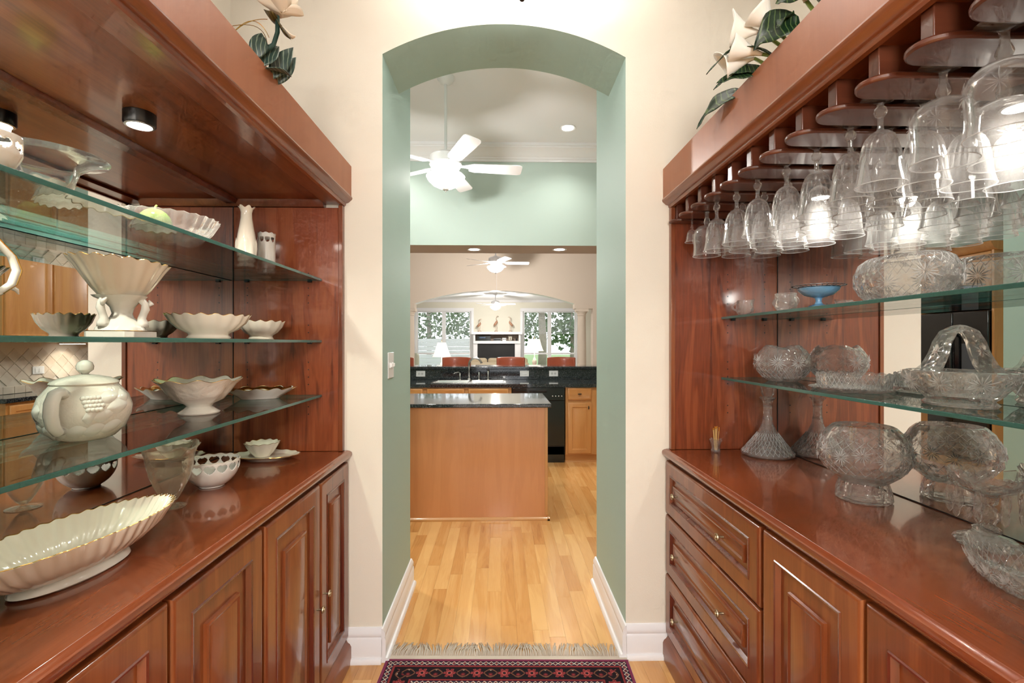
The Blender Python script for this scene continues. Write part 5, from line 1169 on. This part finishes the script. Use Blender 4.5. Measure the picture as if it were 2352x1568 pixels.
def table_lamp(x, y, z0, zs0, zs1, r0, r1, lb, lbt):
    t = thing('end_table', lbt, 'table', (x, y, 0.012)); zt = z0 - .012
    build('top', M().lathe([(0, zt - .03), (.28, zt - .03), (.29, zt - .015), (.28, zt), (0, zt)], 32), cherry_z, t); build('pedestal', M().lathe([(0, .03), (.05, .03), (.04, zt * .5), (.05, zt - .03), (0, zt - .03)], 16), cherry_z, t); build('foot', M().lathe([(0, 0), (.2, 0), (.2, .02), (.05, .035), (0, .035)], 24), cherry_z, t)
    r = thing('table_lamp', lb, 'lamp', (x, y, z0 + .0008))
    build('base', M().lathe([(0, 0), (.08, 0), (.08, .02), (.03, .05), (.06, .14), (.07, .2), (.03, .3), (.012, .33), (.012, zs1 - z0 - .02), (0, zs1 - z0 - .02)], 24), porc_w, r)
    build('shade', M().lathe([(r0, zs0 - z0), (r0 * .82 + r1 * .18, zs0 - z0 + .1 * (zs1 - zs0)), ((r0 + r1) * .47, (zs0 + zs1) / 2 - z0), (r1, zs1 - z0)], 32), shade_m, r, solid=.004)
    build('finial', M().lathe([(0, zs1 - z0 - .03), (.004, zs1 - z0 - .03), (.004, zs1 - z0 + .02), (.015, zs1 - z0 + .04), (.008, zs1 - z0 + .07), (0, zs1 - z0 + .075)], 12), brass, r)
    lamp('POINT', 'table_lamp_bulb', (x, y, (zs0 + zs1) / 2), 14, (1, .88, .7), .05)
table_lamp(-1.58, 13.0, .55, 1.015, 1.395, .25, .11, 'lit table lamp with plain flared shade before the left window', 'round end table under the left lamp')
table_lamp(.98, 14.0, .65, 1.15, 1.5, .27, .15, 'lit table lamp with bell shade before the right window', 'round end table under the right lamp')
upl = plain('cream_upholstery', rgb(226, 210, 180), rough=.9, bump=.2, bscale=60); upg = plain('sage_upholstery', rgb(190, 194, 176), rough=.9)
def puffy(root, name, x0, x1, y0, y1, z0, z1, mat, b=.05):
    o = build(name, M().box(x0, x1, y0, y1, z0, z1), mat, root); md = o.modifiers.new('bevel', 'BEVEL'); md.width = b; md.segments = 4; o.data.polygons.foreach_set('use_smooth', [True] * 6); return o
r = thing('sofa', 'cream sofa back showing over the bar', 'sofa', (-.1, 12.9, .012), world=True)
puffy(r, 'seat', -.95, .75, 12.75, 13.55, .1, .45, upl); puffy(r, 'backrest', -.95, .75, 12.6, 12.85, .1, .88, upl, .08)
for x0, x1 in ((-.9, -.36), (-.34, .2), (.22, .72)): puffy(r, 'back_cushion', x0, x1, 12.82, 13.0, .46, .985, upl, .07)
for x0, x1 in ((-1.1, -.93), (.73, .9)): puffy(r, 'arm', x0, x1, 12.6, 13.55, .1, .65, upl, .06)
for x in (-1.02, .82):
    for y in (12.68, 13.45): build('leg', M().lathe([(0, .012), (.02, .012), (.03, .11), (0, .11)], 10, c=(x, y, 0)), cherry_z, r)
r = thing('armchair', 'pale sage armchair left of the left lamp', 'armchair', (-2.45, 14.2, .012), world=True)
puffy(r, 'seat', -2.75, -2.2, 14.0, 14.7, .12, .48, upg); puffy(r, 'backrest', -2.8, -2.35, 13.85, 14.1, .12, 1.1, upg, .09)
for x0, x1 in ((-2.9, -2.72), (-2.3, -2.1)): puffy(r, 'arm', x0, x1, 13.9, 14.7, .12, .72, upg, .07)
for x in (-2.8, -2.2):
    for y in (14.0, 14.6): build('leg', M().lathe([(0, .012), (.02, .012), (.028, .13), (0, .13)], 10, c=(x, y, 0)), cherry_z, r)

# ---- outdoors
struct('ground', M().box(-30, 30, 18.3, 70, -.5, -.3), grass, 'lawn behind the house')
rt = random.Random(11)
def tree(x, y, h, cr, lb, tr=.16, zc=None):
    r = thing('tree', lb, 'tree', (x, y, -.3), group='trees behind the house')
    build('trunk', M().tube([(0, 0, 0), (.05, 0, h * .3), (-.03, .05, h * .6), (.02, 0, h)], [tr * 1.2, tr, tr * .8, tr * .4], 10), bark, r, shade='smooth')
    f = M(); zc = zc or h * .75
    for i in range(900):
        t, p, q = rt.random() * 6.28, rt.uniform(-1, 1), rt.random() ** .4
        c = Vector((cos(t) * math.sqrt(1 - p * p) * cr * q, sin(t) * math.sqrt(1 - p * p) * cr * q, zc + p * q * cr * .75)); a, b = Vector((rt.uniform(-1, 1), rt.uniform(-1, 1), rt.uniform(-1, 1))).normalized(), Vector((rt.uniform(-1, 1), rt.uniform(-1, 1), rt.uniform(-1, 1))).normalized()
        s_ = .13; f.add([c + a * s_, c + b * s_, c - a * s_, c - b * s_], [(0, 1, 2, 3)])
    o = build('foliage', f, foliage_m, r, shade='flat'); o['kind'] = 'stuff'
tree(2.05, 24, 6, 1.6, 'tree with thick pale trunk outside the right window', .2, zc=4.4)
tree(4.0, 27, 5, 2.0, 'leafy tree at the right side of the right window', .14, zc=2.7)
tree(1.3, 33, 6, 2.2, 'leafy tree at the left side of the right window', .15, zc=3.0)
tree(-4.6, 31, 6, 2.4, 'leafy tree at the left side of the left window', .15, zc=3.2); tree(-2.0, 38, 6, 2.3, 'leafy tree at the right side of the left window', .15, zc=3.2)
r = thing('garden_fence', 'grey board fence outside the left window', 'fence', (-4, 26, -.3), world=True)
for k in range(9): bx(r, 'board', -8.5, -.8, 25.98, 26.02, -.28 + k * .21, -.28 + k * .21 + .2, mat=siding)
for x in (-8.4, -6, -3.2, -.9): bx(r, 'post', x, x + .1, 26.02, 26.12, -.3, 1.65, mat=siding)
# ---- room behind the camera : unseen five-arm lamp added as frontal fill light
r = thing('fill_chandelier', 'added five-arm fill light, unseen behind the camera', 'light', (0, -1.3, 2.0), world=True)
build('rod', M().tube([(0, -1.3, CZ), (0, -1.3, 1.95)], .008, 8), brass, r); build('ceiling_rose', M().lathe([(0, CZ), (.06, CZ), (.05, CZ - .03), (0, CZ - .035)], 20, c=(0, -1.3, 0)), brass, r)
for k in range(5):
    a = 2 * pi * k / 5; ca, sa = cos(a), sin(a)
    ar = build('arm', M().tube([(.02 * ca, -1.3 + .02 * sa, 1.97), (.12 * ca, -1.3 + .12 * sa, 1.92), (.25 * ca, -1.3 + .25 * sa, 1.96), (.28 * ca, -1.3 + .28 * sa, 2.0)], .007, 8), brass, r)
    build('bulb', M().lathe([(0, 2.0), (.012, 2.0), (.03, 2.05), (.022, 2.09), (0, 2.1)], 14, c=(.28 * ca, -1.3 + .28 * sa, 0)), bulb_m, ar)
lamp('POINT', 'fill_lamp', (0, -1.3, 1.95), 150, (1, .96, .9), .25)
for o in list(SC.objects):
    if '_w' in o: del o['_w']
for m_ in bpy.data.materials: m_.cycles.emission_sampling = 'NONE'      # lamps carry the light of the lit lenses
